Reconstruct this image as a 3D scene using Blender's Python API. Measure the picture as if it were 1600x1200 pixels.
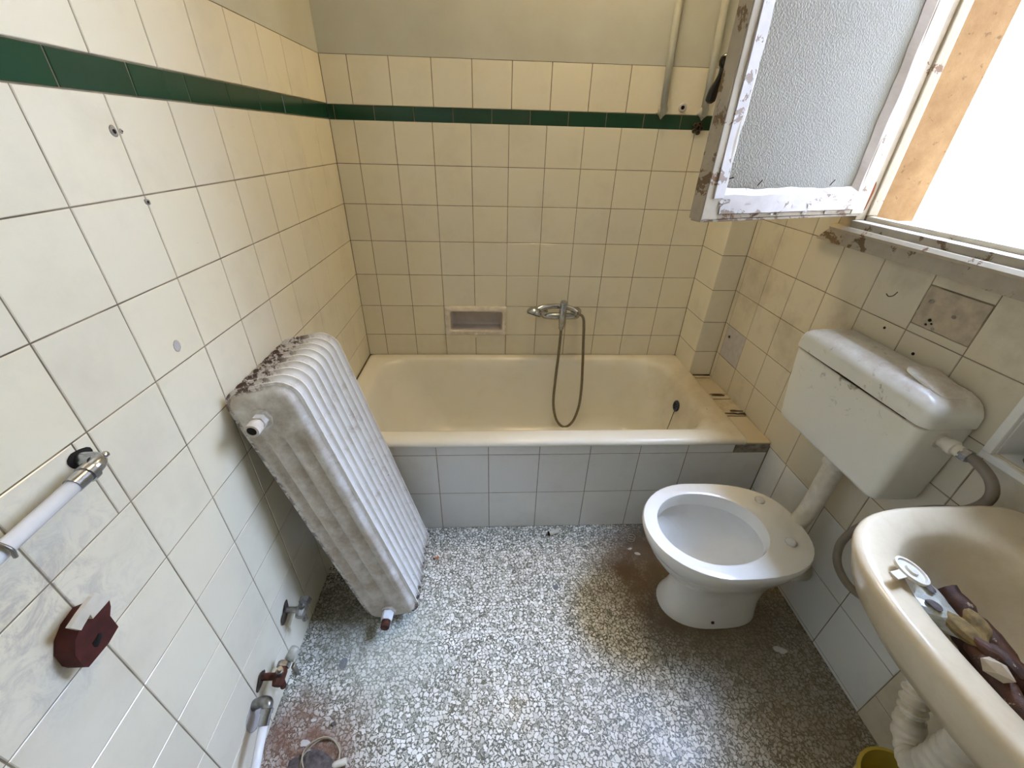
import bpy, bmesh, math, random
from mathutils import Vector, Matrix
random.seed(7)
for o in list(bpy.data.objects): bpy.data.objects.remove(o)
SC = bpy.context.scene
COL = SC.collection

# ------------------------------------------------------------------ camera
cd = bpy.data.cameras.new('camera'); cam = bpy.data.objects.new('camera', cd); COL.objects.link(cam)
cd.sensor_fit = 'HORIZONTAL'; cd.sensor_width = 36.0; cd.lens = 639.36 / 1600 * 36.0
cd.clip_start = 0.02; cd.clip_end = 200
cam.matrix_world = Matrix(((0.99876785, 0.00184544, -0.04959216, 0.62158),
                           (-0.04344786, 0.51540516, -0.8558445, -1.90196),
                           (0.02398065, 0.85694464, 0.51485029, 1.43367),
                           (0, 0, 0, 1)))
SC.camera = cam
# ------------------------------------------------------------------ sky, sun, exposure
w = bpy.data.worlds.new('sky'); SC.world = w; w.use_nodes = True
bg = w.node_tree.nodes['Background']
bg.inputs[0].default_value = (0.67, 0.87, 1.33, 1); bg.inputs[1].default_value = 31.0
sd = bpy.data.lights.new('sun', 'SUN'); sun = bpy.data.objects.new('sun', sd); COL.objects.link(sun)
sd.energy = 1.0; sd.angle = math.radians(0.6); sd.color = (1.0, 0.84, 0.60)
sun.location = (-3, -3, 8)
sun.rotation_euler = Vector((0.62, 0.0, -0.77)).to_track_quat('-Z', 'Y').to_euler()
pd = bpy.data.lights.new('window_portal', 'AREA'); portal = bpy.data.objects.new('window_portal', pd); COL.objects.link(portal)
pd.shape = 'RECTANGLE'; pd.size = 0.62; pd.size_y = 1.0; pd.cycles.is_portal = True
portal.matrix_world = Matrix(((0, 0, 1, 1.90), (1, 0, 0, -0.955), (0, 1, 0, 1.75), (0, 0, 0, 1)))
SC.view_settings.view_transform = 'Standard'
SC.view_settings.look = 'None'
SC.view_settings.gamma = 1.0
SC.view_settings.use_curve_mapping = False
SC.view_settings.exposure = 0.92
FILL_LAMP = 16.5      # strength of the added fill lamp built further down

# ------------------------------------------------------------------ materials
def srgb(r, g, b):
    f = lambda c: c / 12.92 if c <= 0.04045 else ((c + 0.055) / 1.055) ** 2.4
    return (f(r / 255), f(g / 255), f(b / 255), 1)
class NT:
    def __init__(s, name):
        s.m = bpy.data.materials.new(name); s.m.use_nodes = True
        s.t = s.m.node_tree; s.b = s.t.nodes['Principled BSDF']; s.out = s.t.nodes['Material Output']
    def n(s, typ, **k):
        x = s.t.nodes.new(typ)
        for a, v in k.items(): setattr(x, a, v)
        return x
    def l(s, a, b): s.t.links.new(a, b)
    def pos(s):
        if not hasattr(s, '_p'): s._p = s.n('ShaderNodeNewGeometry').outputs['Position']
        return s._p
    def objc(s):
        if not hasattr(s, '_o'): s._o = s.n('ShaderNodeTexCoord').outputs['Object']
        return s._o
    def noise(s, scale, detail=3, rough=0.55, vec=None, dist=0.0):
        x = s.n('ShaderNodeTexNoise'); x.inputs['Scale'].default_value = scale
        x.inputs['Detail'].default_value = detail; x.inputs['Roughness'].default_value = rough
        x.inputs['Distortion'].default_value = dist
        s.l(vec or s.pos(), x.inputs['Vector']); return x.outputs['Fac']
    def ramp(s, fac, stops):
        x = s.n('ShaderNodeValToRGB'); e = x.color_ramp.elements
        while len(e) < len(stops): e.new(0.5)
        for i, (p, c) in enumerate(stops):
            e[i].position = p; e[i].color = c if isinstance(c, tuple) else (c, c, c, 1)
        s.l(fac, x.inputs['Fac']); return x.outputs['Color']
    def mix(s, fac, a, b, mode='MIX'):
        x = s.n('ShaderNodeMix', data_type='RGBA', blend_type=mode)
        for sock, v in ((x.inputs[0], fac), (x.inputs[6], a), (x.inputs[7], b)):
            if hasattr(v, 'node'): s.l(v, sock)
            else: sock.default_value = v
        return x.outputs[2]
    def math(s, op, a, b=0.0, c=None):
        x = s.n('ShaderNodeMath', operation=op)
        for i, v in enumerate((a, b, c)):
            if v is None: continue
            if hasattr(v, 'node'): s.l(v, x.inputs[i])
            else: x.inputs[i].default_value = v
        return x.outputs[0]
    def near(s, p, r0, r1, scale=(1, 1, 1), wob=0.0, wscale=8):
        """1 inside radius r0 of p, 0 beyond r1"""
        d = s.n('ShaderNodeVectorMath', operation='SUBTRACT'); s.l(s.pos(), d.inputs[0]); d.inputs[1].default_value = p
        m = s.n('ShaderNodeVectorMath', operation='MULTIPLY'); s.l(d.outputs[0], m.inputs[0]); m.inputs[1].default_value = scale
        ln = s.n('ShaderNodeVectorMath', operation='LENGTH'); s.l(m.outputs[0], ln.inputs[0]); v = ln.outputs['Value']
        if wob:
            v = s.math('ADD', v, s.math('MULTIPLY', s.math('SUBTRACT', s.noise(wscale, 4), 0.5), wob))
        mr = s.n('ShaderNodeMapRange'); s.l(v, mr.inputs[0]); mr.inputs[1].default_value = r0; mr.inputs[2].default_value = r1
        mr.inputs[3].default_value = 1; mr.inputs[4].default_value = 0; return mr.outputs[0]
    def bump(s, h, strength=0.3, dist=0.002):
        x = s.n('ShaderNodeBump'); x.inputs['Strength'].default_value = strength; x.inputs['Distance'].default_value = dist
        s.l(h, x.inputs['Height']); s.l(x.outputs[0], s.b.inputs['Normal'])
    def col(s, c):
        if hasattr(c, 'node'): s.l(c, s.b.inputs['Base Color'])
        else: s.b.inputs['Base Color'].default_value = c
    def rough(s, r):
        if hasattr(r, 'node'): s.l(r, s.b.inputs['Roughness'])
        else: s.b.inputs['Roughness'].default_value = r

def plain(name, c, rough=0.5, metal=0.0, var=0.12, vscale=30, bump=0.0):
    t = NT(name); n = t.noise(vscale, 4)
    dark = tuple(x * (1 - var * 2) for x in c[:3]) + (1,)
    t.col(t.mix(t.ramp(n, [(0.35, 0.0), (0.7, 1.0)]), dark, c)); t.rough(rough); t.b.inputs['Metallic'].default_value = metal
    if bump: t.bump(n, bump)
    return t.m

def tile_mat(name, c, grime=0.25, dirtc=srgb(120, 104, 84)):
    t = NT(name)
    info = t.n('ShaderNodeObjectInfo').outputs['Random']
    hs = t.n('ShaderNodeHueSaturation'); hs.inputs['Color'].default_value = c
    t.l(t.math('ADD', 0.97, t.math('MULTIPLY', info, 0.05)), hs.inputs['Value'])
    t.l(t.math('ADD', 0.95, t.math('MULTIPLY', info, 0.1)), hs.inputs['Saturation'])
    n1 = t.noise(5, 6, 0.65); n2 = t.noise(60, 4, 0.7)
    fac = t.math('MULTIPLY', t.ramp(n1, [(0.5, 0.0), (0.8, 1.0)]), grime)
    c1 = t.mix(fac, hs.outputs[0], dirtc)
    sp = t.math('MULTIPLY', t.ramp(n2, [(0.71, 0.0), (0.76, 1.0)]), 0.35)
    c2 = t.mix(sp, c1, dirtc)
    sm = t.math('MULTIPLY', t.near((0, -1.56, 0.86), 0.03, 0.22, wob=0.25, wscale=10), t.ramp(t.noise(22, 6, 0.75, dist=1.2), [(0.45, 0.0), (0.62, 1.0)]))
    t.col(t.mix(t.math('MULTIPLY', sm, 0.6), c2, srgb(176, 172, 168)))
    t.rough(0.16)
    t.bump(t.noise(9, 1), 0.018, 0.004)
    return t.m

M = {}
CREAM = srgb(232, 226, 205)
M['tile'] = tile_mat('cream_glazed_tile', CREAM, 0.16)
M['tile_right'] = tile_mat('grimy_shaded_cream_tile', srgb(214, 206, 184), 0.45)  # shade of the right wall is put into the base colour, grime on top
M['tile_ledge'] = tile_mat('dirty_ledge_tile', srgb(196, 184, 160), 0.9, srgb(116, 100, 74))
M['tile_white'] = tile_mat('white_glazed_tile', srgb(226, 227, 224), 0.18)
M['tile_green'] = tile_mat('green_glazed_tile', srgb(24, 64, 48), 0.06)
M['grout'] = plain('grey_grout', srgb(150, 138, 116), 0.9, var=0.3, vscale=14)
M['grout_dark'] = plain('mouldy_grout', srgb(96, 82, 62), 0.9, var=0.4, vscale=40)

t = NT('upper_wall_paint'); n = t.noise(3, 5, 0.6)
t.col(t.mix(t.ramp(n, [(0.4, 0.0), (0.75, 1.0)]), srgb(196, 197, 186), srgb(182, 181, 167))); t.rough(0.55); t.bump(t.noise(25, 3), 0.15, 0.004); M['paint'] = t.m
M['ceiling'] = plain('ceiling_paint', srgb(236, 230, 214), 0.8, var=0.03, vscale=4)

# terrazzo: pale stone chips in a grey-green binder, with dirt stains of their own shape
t = NT('terrazzo')
p2 = t.n('ShaderNodeVectorMath', operation='MULTIPLY'); t.l(t.pos(), p2.inputs[0]); p2.inputs[1].default_value = (1, 1, 0)
wv = t.n('ShaderNodeTexNoise'); wv.inputs['Scale'].default_value = 95; t.l(p2.outputs[0], wv.inputs['Vector'])
wa = t.n('ShaderNodeVectorMath', operation='MULTIPLY_ADD'); t.l(wv.outputs['Color'], wa.inputs[0]); wa.inputs[1].default_value = (0.015, 0.015, 0); t.l(p2.outputs[0], wa.inputs[2])
def chips(scale, lo, hi):
    e = t.n('ShaderNodeTexVoronoi', feature='DISTANCE_TO_EDGE', voronoi_dimensions='2D'); e.inputs['Scale'].default_value = scale; t.l(wa.outputs[0], e.inputs['Vector'])
    f = t.n('ShaderNodeTexVoronoi', feature='F1', voronoi_dimensions='2D'); f.inputs['Scale'].default_value = scale; t.l(wa.outputs[0], f.inputs['Vector'])
    sp = t.n('ShaderNodeSeparateColor'); t.l(f.outputs['Color'], sp.inputs[0])
    thr = t.math('MULTIPLY_ADD', t.math('POWER', sp.outputs[0], 2.0), hi - lo, lo)
    m = t.math('MULTIPLY', t.math('SUBTRACT', e.outputs['Distance'], thr), 14.0)
    x = t.n('ShaderNodeClamp'); t.l(m, x.inputs[0]); return x.outputs[0], sp.outputs[1]
mA, rA = chips(84, 0.055, 0.31); mB, rB = chips(190, 0.10, 0.40)
chipA = t.ramp(rA, [(0.0, srgb(140, 140, 126)), (0.2, srgb(214, 213, 204)), (0.7, srgb(242, 241, 234)), (1.0, srgb(206, 202, 188))])
chipB = t.ramp(rB, [(0.0, srgb(120, 122, 108)), (0.5, srgb(205, 204, 192)), (1.0, srgb(226, 224, 212))])
base = t.mix(t.noise(35, 3), srgb(66, 67, 56), srgb(104, 104, 90))
c = t.mix(mB, base, chipB); c = t.mix(mA, c, chipA)
# rubbed pale patch beside the radiator, brown dirt round the toilet and in the near left corner, darker brown tone along walls
film = t.math('MULTIPLY', t.near((0.28, -1.18, 0), 0.02, 0.26, wob=0.3, wscale=9), 0.5)
c = t.mix(film, c, srgb(176, 184, 172))
dA = t.math('MULTIPLY', t.near((1.33, -0.97, 0), 0.20, 0.38, wob=0.22, wscale=7), t.ramp(t.noise(9, 5, 0.7), [(0.2, 0.65), (0.55, 0.98)]))
c = t.mix(dA, c, srgb(92, 72, 50))
dB = t.math('MULTIPLY', t.near((0.12, -1.48, 0), 0.07, 0.22, wob=0.26, wscale=9), t.ramp(t.noise(16, 5, 0.7), [(0.28, 0.45), (0.58, 0.97)]))
c = t.mix(dB, c, srgb(112, 74, 56))
dC = t.math('MULTIPLY', t.near((0.10, -1.06, 0), 0.06, 0.18, scale=(1, 0.7, 1), wob=0.2, wscale=12), 0.6)
c = t.mix(dC, c, srgb(92, 86, 66))
dD = t.math('MULTIPLY', t.near((1.58, -1.15, 0), 0.15, 0.50, scale=(1.1, 0.5, 1), wob=0.2, wscale=9), 0.72)
c = t.mix(dD, c, srgb(112, 98, 74))
hz = t.math('MULTIPLY', t.ramp(t.noise(4, 6, 0.65), [(0.42, 0.0), (0.72, 1.0)]), 0.20)
c = t.mix(hz, c, srgb(140, 132, 112))
t.col(c); t.rough(t.ramp(t.noise(7, 4), [(0.3, 0.32), (0.7, 0.55)])); t.bump(mA, 0.12, 0.0008); M['terrazzo'] = t.m

t = NT('old_enamel'); n = t.noise(6, 5, 0.6)
rim = t.near((1.58, -0.45, 0.46), 0.03, 0.2, scale=(1, 0.28, 0.6), wob=0.12, wscale=14)
c = t.mix(t.math('MULTIPLY', t.ramp(n, [(0.5, 0.0), (0.8, 1.0)]), 0.25), srgb(236, 234, 222), srgb(206, 196, 164))
c = t.mix(t.math('MULTIPLY', rim, 0.75), c, srgb(172, 156, 126))
bk = t.near((0.8, 0.02, 0.47), 0.02, 0.07, scale=(0.02, 1, 0.8), wob=0.06, wscale=10)
c = t.mix(t.math('MULTIPLY', bk, 0.45), c, srgb(176, 158, 118))
sp = t.ramp(t.noise(70, 3, 0.7), [(0.70, 0.0), (0.74, 1.0)])
c = t.mix(t.math('MULTIPLY', sp, t.math('ADD', t.math('MULTIPLY', rim, 0.7), 0.08)), c, srgb(80, 58, 38))
t.col(c); t.rough(0.22); M['enamel'] = t.m

t = NT('white_ceramic'); n = t.noise(9, 5, 0.6)
t.col(t.mix(t.math('MULTIPLY', t.ramp(n, [(0.5, 0.0), (0.8, 1.0)]), 0.3), srgb(236, 236, 232), srgb(206, 198, 178))); t.rough(0.14); M['ceramic'] = t.m
t = NT('stained_shaded_ceramic'); n = t.noise(11, 5, 0.65)
t.col(t.mix(t.math('MULTIPLY', t.ramp(n, [(0.42, 0.0), (0.75, 1.0)]), 0.4), srgb(208, 194, 166), srgb(164, 142, 106))); t.rough(0.2); M['basin'] = t.m  # base colour darkened to hold the basin's shade, stains mixed over it
t = NT('dusty_plastic'); n = t.noise(14, 6, 0.7); nrm = t.n('ShaderNodeNewGeometry').outputs['Normal']
sx = t.n('ShaderNodeSeparateXYZ'); t.l(nrm, sx.inputs[0])
up = t.ramp(sx.outputs[2], [(0.3, 0.0), (0.95, 1.0)])
sm = t.ramp(t.noise(34, 5, 0.7, dist=0.6), [(0.60, 0.0), (0.70, 1.0)])
c = t.mix(t.math('MULTIPLY', up, t.ramp(n, [(0.3, 0.15), (0.7, 0.9)])), srgb(230, 229, 218), srgb(172, 150, 122))
c = t.mix(t.math('MULTIPLY', sm, t.near((1.57, -1.0, 0.93), 0.05, 0.2, scale=(1, 0.8, 1))), c, srgb(150, 140, 122))
t.col(c); t.rough(0.3); M['plastic'] = t.m
M['white_plastic'] = plain('aged_white_plastic', srgb(222, 216, 200), 0.4, var=0.1)
M['yellow'] = plain('yellow_plastic', srgb(196, 176, 74), 0.45, var=0.1, vscale=8)
M['chrome'] = plain('dull_chrome', srgb(196, 200, 206), 0.22, 1.0, var=0.15, vscale=50)
M['steel'] = plain('scratched_steel', srgb(168, 166, 160), 0.38, 1.0, var=0.25, vscale=60)
M['hose'] = plain('metal_braided_hose', srgb(150, 142, 122), 0.4, 0.7, var=0.2, vscale=200)
M['greyhose'] = plain('grey_rubber_hose', srgb(134, 126, 114), 0.5, var=0.12, vscale=30)
M['black'] = plain('black_plastic', srgb(18, 18, 20), 0.3, var=0.1)
M['blackmetal'] = plain('black_painted_metal', srgb(20, 18, 22), 0.25, var=0.2, vscale=60)
M['blueplug'] = plain('blue_black_plug', srgb(36, 52, 78), 0.35, var=0.15)
M['mortar'] = plain('rough_mortar', srgb(168, 160, 148), 0.95, var=0.28, vscale=45, bump=0.6)
M['plaster'] = plain('pale_plaster', srgb(212, 208, 200), 0.9, var=0.12, vscale=30, bump=0.4)
M['greyplate'] = plain('grey_cement_patch', srgb(192, 188, 186), 0.7, var=0.08, vscale=40)
M['tilebed'] = plain('old_tile_adhesive', srgb(196, 182, 158), 0.95, var=0.14, vscale=38, bump=0.3)
M['hole'] = plain('dark_hole', srgb(26, 22, 20), 0.95, var=0.2)
M['rustmetal'] = plain('rusty_metal', srgb(104, 58, 40), 0.8, 0.2, var=0.35, vscale=60, bump=0.5)
M['darkrust'] = plain('grey_brown_corrosion', srgb(84, 72, 60), 0.85, 0.1, var=0.35, vscale=120)
M['orangerust'] = plain('orange_rust', srgb(150, 82, 38), 0.9, var=0.3, vscale=60)
M['brick'] = plain('red_brown_clay', srgb(82, 32, 25), 0.85, var=0.22, vscale=40, bump=0.3)
M['soapframe'] = plain('grimy_white_glaze', srgb(232, 225, 212), 0.3, var=0.10, vscale=40)
M['soaprecess'] = plain('limescaled_glaze', srgb(206, 198, 194), 0.5, var=0.06, vscale=25)
M['whitepipe'] = plain('white_painted_pipe', srgb(228, 230, 232), 0.25, var=0.05, vscale=30)
M['greypipe'] = plain('dull_painted_pipe', srgb(196, 196, 184), 0.4, var=0.08, vscale=20)
M['cable'] = plain('beige_cable', srgb(176, 164, 140), 0.6, var=0.1)
M['rag'] = plain('grey_rag', srgb(110, 102, 98), 0.95, var=0.3, vscale=80, bump=0.5)
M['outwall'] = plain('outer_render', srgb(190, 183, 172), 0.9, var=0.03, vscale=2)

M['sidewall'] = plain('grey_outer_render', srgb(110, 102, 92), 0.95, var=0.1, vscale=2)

# painted radiator: old white paint, brown grime, rust where the paint is chipped
def radiator_mat():
    t = NT('chipped_radiator_paint')
    o = t.objc(); n = t.noise(16, 6, 0.7); n2 = t.noise(45, 5, 0.75)
    c = t.mix(t.math('MULTIPLY', t.ramp(n, [(0.42, 0.0), (0.72, 1.0)]), 0.16), srgb(240, 239, 235), srgb(190, 178, 154))
    sx = t.n('ShaderNodeSeparateXYZ'); t.l(o, sx.inputs[0])
    # chip band along the upper left shoulder and the bottom corners of every section (local coordinates)
    v, u = sx.outputs[2], sx.outputs[0]
    top = t.math('MULTIPLY', t.ramp(v, [(0.90, 0.0), (0.94, 1.0)]), t.ramp(u, [(0.085, 1.0), (0.13, 0.0)]))
    bot = t.math('MULTIPLY', t.ramp(v, [(0.035, 1.0), (0.07, 0.0)]), 0.9)
    lefte = t.math('MULTIPLY', t.ramp(u, [(0.006, 1.0), (0.016, 0.0)]), 0.7)
    m = t.math('MAXIMUM', t.math('MAXIMUM', top, bot), lefte)
    seam = t.ramp(t.math('ABSOLUTE', sx.outputs[1]), [(0.0035, 1.0), (0.0060, 0.0)])
    edge = t.math('MULTIPLY', t.math('MULTIPLY', m, seam), t.ramp(n2, [(0.48, 0.0), (0.51, 1.0)]))
    chip = t.ramp(t.noise(38, 3, 0.6), [(0.735, 0.0), (0.75, 1.0)])
    gr = t.math('MULTIPLY', m, t.math('MULTIPLY', n2, 0.45)); c = t.mix(gr, c, srgb(176, 146, 122))
    stain = t.math('MULTIPLY', t.ramp(t.noise(20, 7, 0.8), [(0.53, 0.0), (0.68, 1.0)]), 0.42)
    c = t.mix(stain, c, srgb(150, 124, 92))
    px_ = t.n('ShaderNodeSeparateXYZ'); t.l(t.pos(), px_.inputs[0])
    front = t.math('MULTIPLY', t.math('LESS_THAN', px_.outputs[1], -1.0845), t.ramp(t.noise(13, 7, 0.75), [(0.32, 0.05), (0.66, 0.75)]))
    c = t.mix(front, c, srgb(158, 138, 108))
    c = t.mix(t.math('MAXIMUM', edge, chip), c, srgb(74, 40, 30))
    t.col(c); t.rough(0.42); t.bump(n2, 0.05, 0.0006); return t.m
M['radiator'] = radiator_mat()

def flaky(name, paint, under, lo=0.60, rust=None):
    t = NT(name); n = t.noise(13, 7, 0.72, dist=0.4); m = t.ramp(n, [(lo, 0.0), (lo + 0.012, 1.0)])
    pc = t.mix(t.ramp(t.noise(30, 4), [(0.35, 0.0), (0.7, 0.35)]), paint, tuple(x * 0.6 for x in paint[:3]) + (1,))
    c = t.mix(m, pc, under)
    t.col(c); t.rough(0.6); t.bump(t.math('SUBTRACT', 1.0, m), 0.5, 0.002); return t.m
M['frame'] = flaky('flaking_cream_paint', srgb(190, 178, 154), srgb(130, 100, 70), 0.60)
M['frame_dark'] = flaky('worn_grey_brown_paint', srgb(176, 166, 148), srgb(112, 92, 68), 0.56)
M['putty'] = flaky('peeling_white_putty', srgb(198, 190, 182), srgb(136, 116, 96), 0.59)
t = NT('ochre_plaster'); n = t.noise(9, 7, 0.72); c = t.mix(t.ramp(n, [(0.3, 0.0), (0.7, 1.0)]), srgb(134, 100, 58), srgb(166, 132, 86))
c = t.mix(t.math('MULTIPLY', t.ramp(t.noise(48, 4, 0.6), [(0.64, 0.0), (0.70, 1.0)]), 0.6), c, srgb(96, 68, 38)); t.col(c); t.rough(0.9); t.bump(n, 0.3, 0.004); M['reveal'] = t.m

t = NT('pebbled_glass')
tr = t.n('ShaderNodeBsdfTranslucent'); tr.inputs['Color'].default_value = (0.44, 0.42, 0.33, 1)
df = t.n('ShaderNodeBsdfDiffuse'); df.inputs['Color'].default_value = srgb(152, 148, 128)
gl = t.n('ShaderNodeBsdfGlossy'); gl.inputs['Roughness'].default_value = 0.25
v = t.n('ShaderNodeTexVoronoi'); v.inputs['Scale'].default_value = 230; t.l(t.objc(), v.inputs['Vector'])
b = t.n('ShaderNodeBump'); b.inputs['Strength'].default_value = 0.45; b.inputs['Distance'].default_value = 0.0018; t.l(v.outputs['Distance'], b.inputs['Height'])
for x in (tr, df, gl): t.l(b.outputs[0], x.inputs['Normal'])
m1 = t.n('ShaderNodeMixShader'); m1.inputs[0].default_value = 0.45; t.l(tr.outputs[0], m1.inputs[1]); t.l(df.outputs[0], m1.inputs[2])
m2 = t.n('ShaderNodeMixShader'); m2.inputs[0].default_value = 0.06; t.l(m1.outputs[0], m2.inputs[1]); t.l(gl.outputs[0], m2.inputs[2])
t.l(m2.outputs[0], t.out.inputs['Surface']); M['glass'] = t.m
M['clearplastic'] = plain('cloudy_plastic_film', srgb(198, 200, 188), 0.3, var=0.2, vscale=40)

# ------------------------------------------------------------------ mesh helpers
def link(name, me, mat, parent=None, smooth=False, mw=None):
    if mat is not None and not me.materials: me.materials.append(M[mat])
    if smooth:
        for p in me.polygons: p.use_smooth = True
    o = bpy.data.objects.new(name, me); COL.objects.link(o)
    if parent is not None: o.parent = parent
    if mw is not None: o.matrix_local = mw
    return o
def obj(name, bm, mat, parent=None, smooth=False, mw=None, ang=None):
    bmesh.ops.recalc_face_normals(bm, faces=bm.faces)
    me = bpy.data.meshes.new(name); bm.to_mesh(me); bm.free()
    o = link(name, me, mat, parent, smooth, mw)
    if ang is not None:
        me.set_sharp_from_angle(angle=math.radians(ang))
    return o
def tag(o, label, cat, group=None, kind=None):
    o['label'] = label; o['category'] = cat
    if group: o['group'] = group
    if kind: o['kind'] = kind
    return o
def thing(name, loc, label, cat, group=None, kind=None, rot=(0, 0, 0)):
    o = bpy.data.objects.new(name, None); COL.objects.link(o); o.location = loc; o.rotation_euler = rot
    o.empty_display_size = 0.05
    return tag(o, label, cat, group, kind)
def off(parent):
    """local matrix that keeps a child built in world coordinates where it was built"""
    bpy.context.view_layer.update(); return parent.matrix_world.inverted()
def box(bm, x0, x1, y0, y1, z0, z1, bev=0.0):
    vs = [bm.verts.new((x, y, z)) for x in (x0, x1) for y in (y0, y1) for z in (z0, z1)]
    fs = [bm.faces.new([vs[i] for i in f]) for f in ((0, 1, 3, 2), (4, 6, 7, 5), (0, 4, 5, 1), (2, 3, 7, 6), (0, 2, 6, 4), (1, 5, 7, 3))]
    if bev:
        bmesh.ops.bevel(bm, geom=list({e for f in fs for e in f.edges}), offset=bev, segments=2, affect='EDGES', profile=0.6)
def prism(bm, poly, z0, z1, fn=lambda a, b, c: (a, b, c)):
    A = [bm.verts.new(fn(a, b, z0)) for a, b in poly]; B = [bm.verts.new(fn(a, b, z1)) for a, b in poly]
    bm.faces.new(A[::-1]); bm.faces.new(B)
    for i in range(len(poly)):
        j = (i + 1) % len(poly); bm.faces.new((A[i], A[j], B[j], B[i]))
def loft(bm, rings, cap0=True, cap1=True, closed=True):
    R = [[bm.verts.new(p) for p in r] for r in rings]
    for a, b in zip(R, R[1:]):
        n = len(a)
        for i in range(n if closed else n - 1):
            j = (i + 1) % n; bm.faces.new((a[i], a[j], b[j], b[i]))
    if cap0: bm.faces.new(R[0][::-1])
    if cap1: bm.faces.new(R[-1])
    return R
def smooth_path(pts, n=8):
    P = [Vector(p) for p in pts]; P = [P[0] * 2 - P[1]] + P + [P[-1] * 2 - P[-2]]; out = []
    for i in range(1, len(P) - 2):
        a, b, c, d = P[i - 1:i + 3]
        for k in range(n):
            t = k / n
            out.append(0.5 * ((2 * b) + (c - a) * t + (2 * a - 5 * b + 4 * c - d) * t * t + (3 * b - a - 3 * c + d) * t ** 3))
    out.append(P[-2]); return out
def resample(pts, step):
    out = [pts[0]]; acc = 0.0
    for a, b in zip(pts, pts[1:]):
        d = (b - a).length; t = step - acc
        while t <= d:
            out.append(a.lerp(b, t / d)); t += step
        acc = d - (t - step)
    return out
def tube(bm, pts, r, seg=12, cap=True):
    P = [Vector(p) for p in pts]; rr = r if isinstance(r, (list, tuple)) else [r] * len(P)
    up = Vector((0, 0, 1)); T0 = (P[1] - P[0]).normalized()
    if abs(T0.dot(up)) > 0.95: up = Vector((1, 0, 0))
    N = (up - T0 * up.dot(T0)).normalized(); rings = []
    for i, p in enumerate(P):
        T = (P[min(i + 1, len(P) - 1)] - P[max(i - 1, 0)]).normalized()
        N = (N - T * N.dot(T)).normalized(); Bn = T.cross(N)
        rings.append([p + (N * math.cos(a) + Bn * math.sin(a)) * rr[i] for a in [2 * math.pi * k / seg for k in range(seg)]])
    loft(bm, rings, cap, cap)
def revolve(bm, prof, origin=(0, 0, 0), axis=(0, 0, 1), seg=24, cap0=True, cap1=True):
    """prof: (distance along axis, radius)"""
    A = Vector(axis).normalized(); O = Vector(origin)
    u = A.orthogonal().normalized(); v = A.cross(u)
    loft(bm, [[O + A * d + (u * math.cos(2 * math.pi * k / seg) + v * math.sin(2 * math.pi * k / seg)) * r for k in range(seg)] for d, r in prof], cap0, cap1)
def rrect(x0, x1, y0, y1, r, n=6):
    """rounded rectangle, r = one radius or (r at x0y0, x1y0, x1y1, x0y1)"""
    if not isinstance(r, tuple): r = (r,) * 4
    out = []
    for (cx, cy, a0), q in zip(((x0, y0, 180), (x1, y0, 270), (x1, y1, 0), (x0, y1, 90)), r):
        ox = cx + q if cx == x0 else cx - q; oy = cy + q if cy == y0 else cy - q
        for k in range(n + 1):
            a = math.radians(a0 + 90 * k / n); out.append((ox + q * math.cos(a), oy + q * math.sin(a)))
    return out
def blob(bm, c, r, seed, squash=(1, 1, 1), sub=2, amp=0.35):
    rnd = random.Random(seed); g = bmesh.ops.create_icosphere(bm, subdivisions=sub, radius=1.0)['verts']
    ks = [(Vector((rnd.uniform(-1, 1), rnd.uniform(-1, 1), rnd.uniform(-1, 1))) * 3, rnd.uniform(0, 6)) for _ in range(6)]
    for v in g:
        d = 1 + amp * sum(math.sin(v.co.dot(k) + f) for k, f in ks) / 3
        v.co = Vector(c) + Vector([v.co[i] * squash[i] * r * d for i in range(3)])

TCACHE = {}
def tile_mesh(wd, ht, mat, th=0.007, bev=0.0012):
    key = (round(wd, 3), round(ht, 3), mat)
    if key in TCACHE: return TCACHE[key]
    a, b = wd / 2, ht / 2
    V, F = [], []
    for s, d in ((0, -th), (0, -bev), (bev, 0)):
        V += [(-a + s, -b + s, d), (a - s, -b + s, d), (a - s, b - s, d), (-a + s, b - s, d)]
    for r in (0, 4):
        for i in range(4): F.append((r + i, r + (i + 1) % 4, r + 4 + (i + 1) % 4, r + 4 + i))
    F += [(8, 9, 10, 11), (3, 2, 1, 0)]
    me = bpy.data.meshes.new('tile'); me.from_pydata(V, [], F); me.materials.append(M[mat]); TCACHE[key] = me
    return me
def tile(parent, O, U, Vd, u0, u1, v0, v1, mat, name='tile', gap=0.0022, inv=None, tilt=0.0022):
    wd, ht = u1 - u0 - gap, v1 - v0 - gap
    if wd < 0.004 or ht < 0.004: return
    U, Vd = Vector(U), Vector(Vd); N = U.cross(Vd); p = Vector(O) + U * (u0 + u1) / 2 + Vd * (v0 + v1) / 2
    big = max(wd, ht) > 0.05
    q = random.uniform(-tilt, tilt) if big else 0; s = random.uniform(-tilt, tilt) if big else 0
    mw = Matrix(((U.x, Vd.x, N.x, p.x), (U.y, Vd.y, N.y, p.y), (U.z, Vd.z, N.z, p.z), (0, 0, 0, 1)))
    mw = mw @ Matrix.Rotation(q, 4, 'X') @ Matrix.Rotation(s, 4, 'Y')
    o = bpy.data.objects.new(name, tile_mesh(wd, ht, mat)); COL.objects.link(o); o.parent = parent
    o.matrix_local = mw if inv is None else inv @ mw
    return o
def grid_tiles(parent, O, U, Vd, us, vs, mat, skip=None, name='tile'):
    for a, b in zip(us, us[1:]):
        for c, d in zip(vs, vs[1:]):
            if skip and skip((a + b) / 2, (c + d) / 2): continue
            tile(parent, O, U, Vd, a, b, c, d, mat, name)
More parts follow.
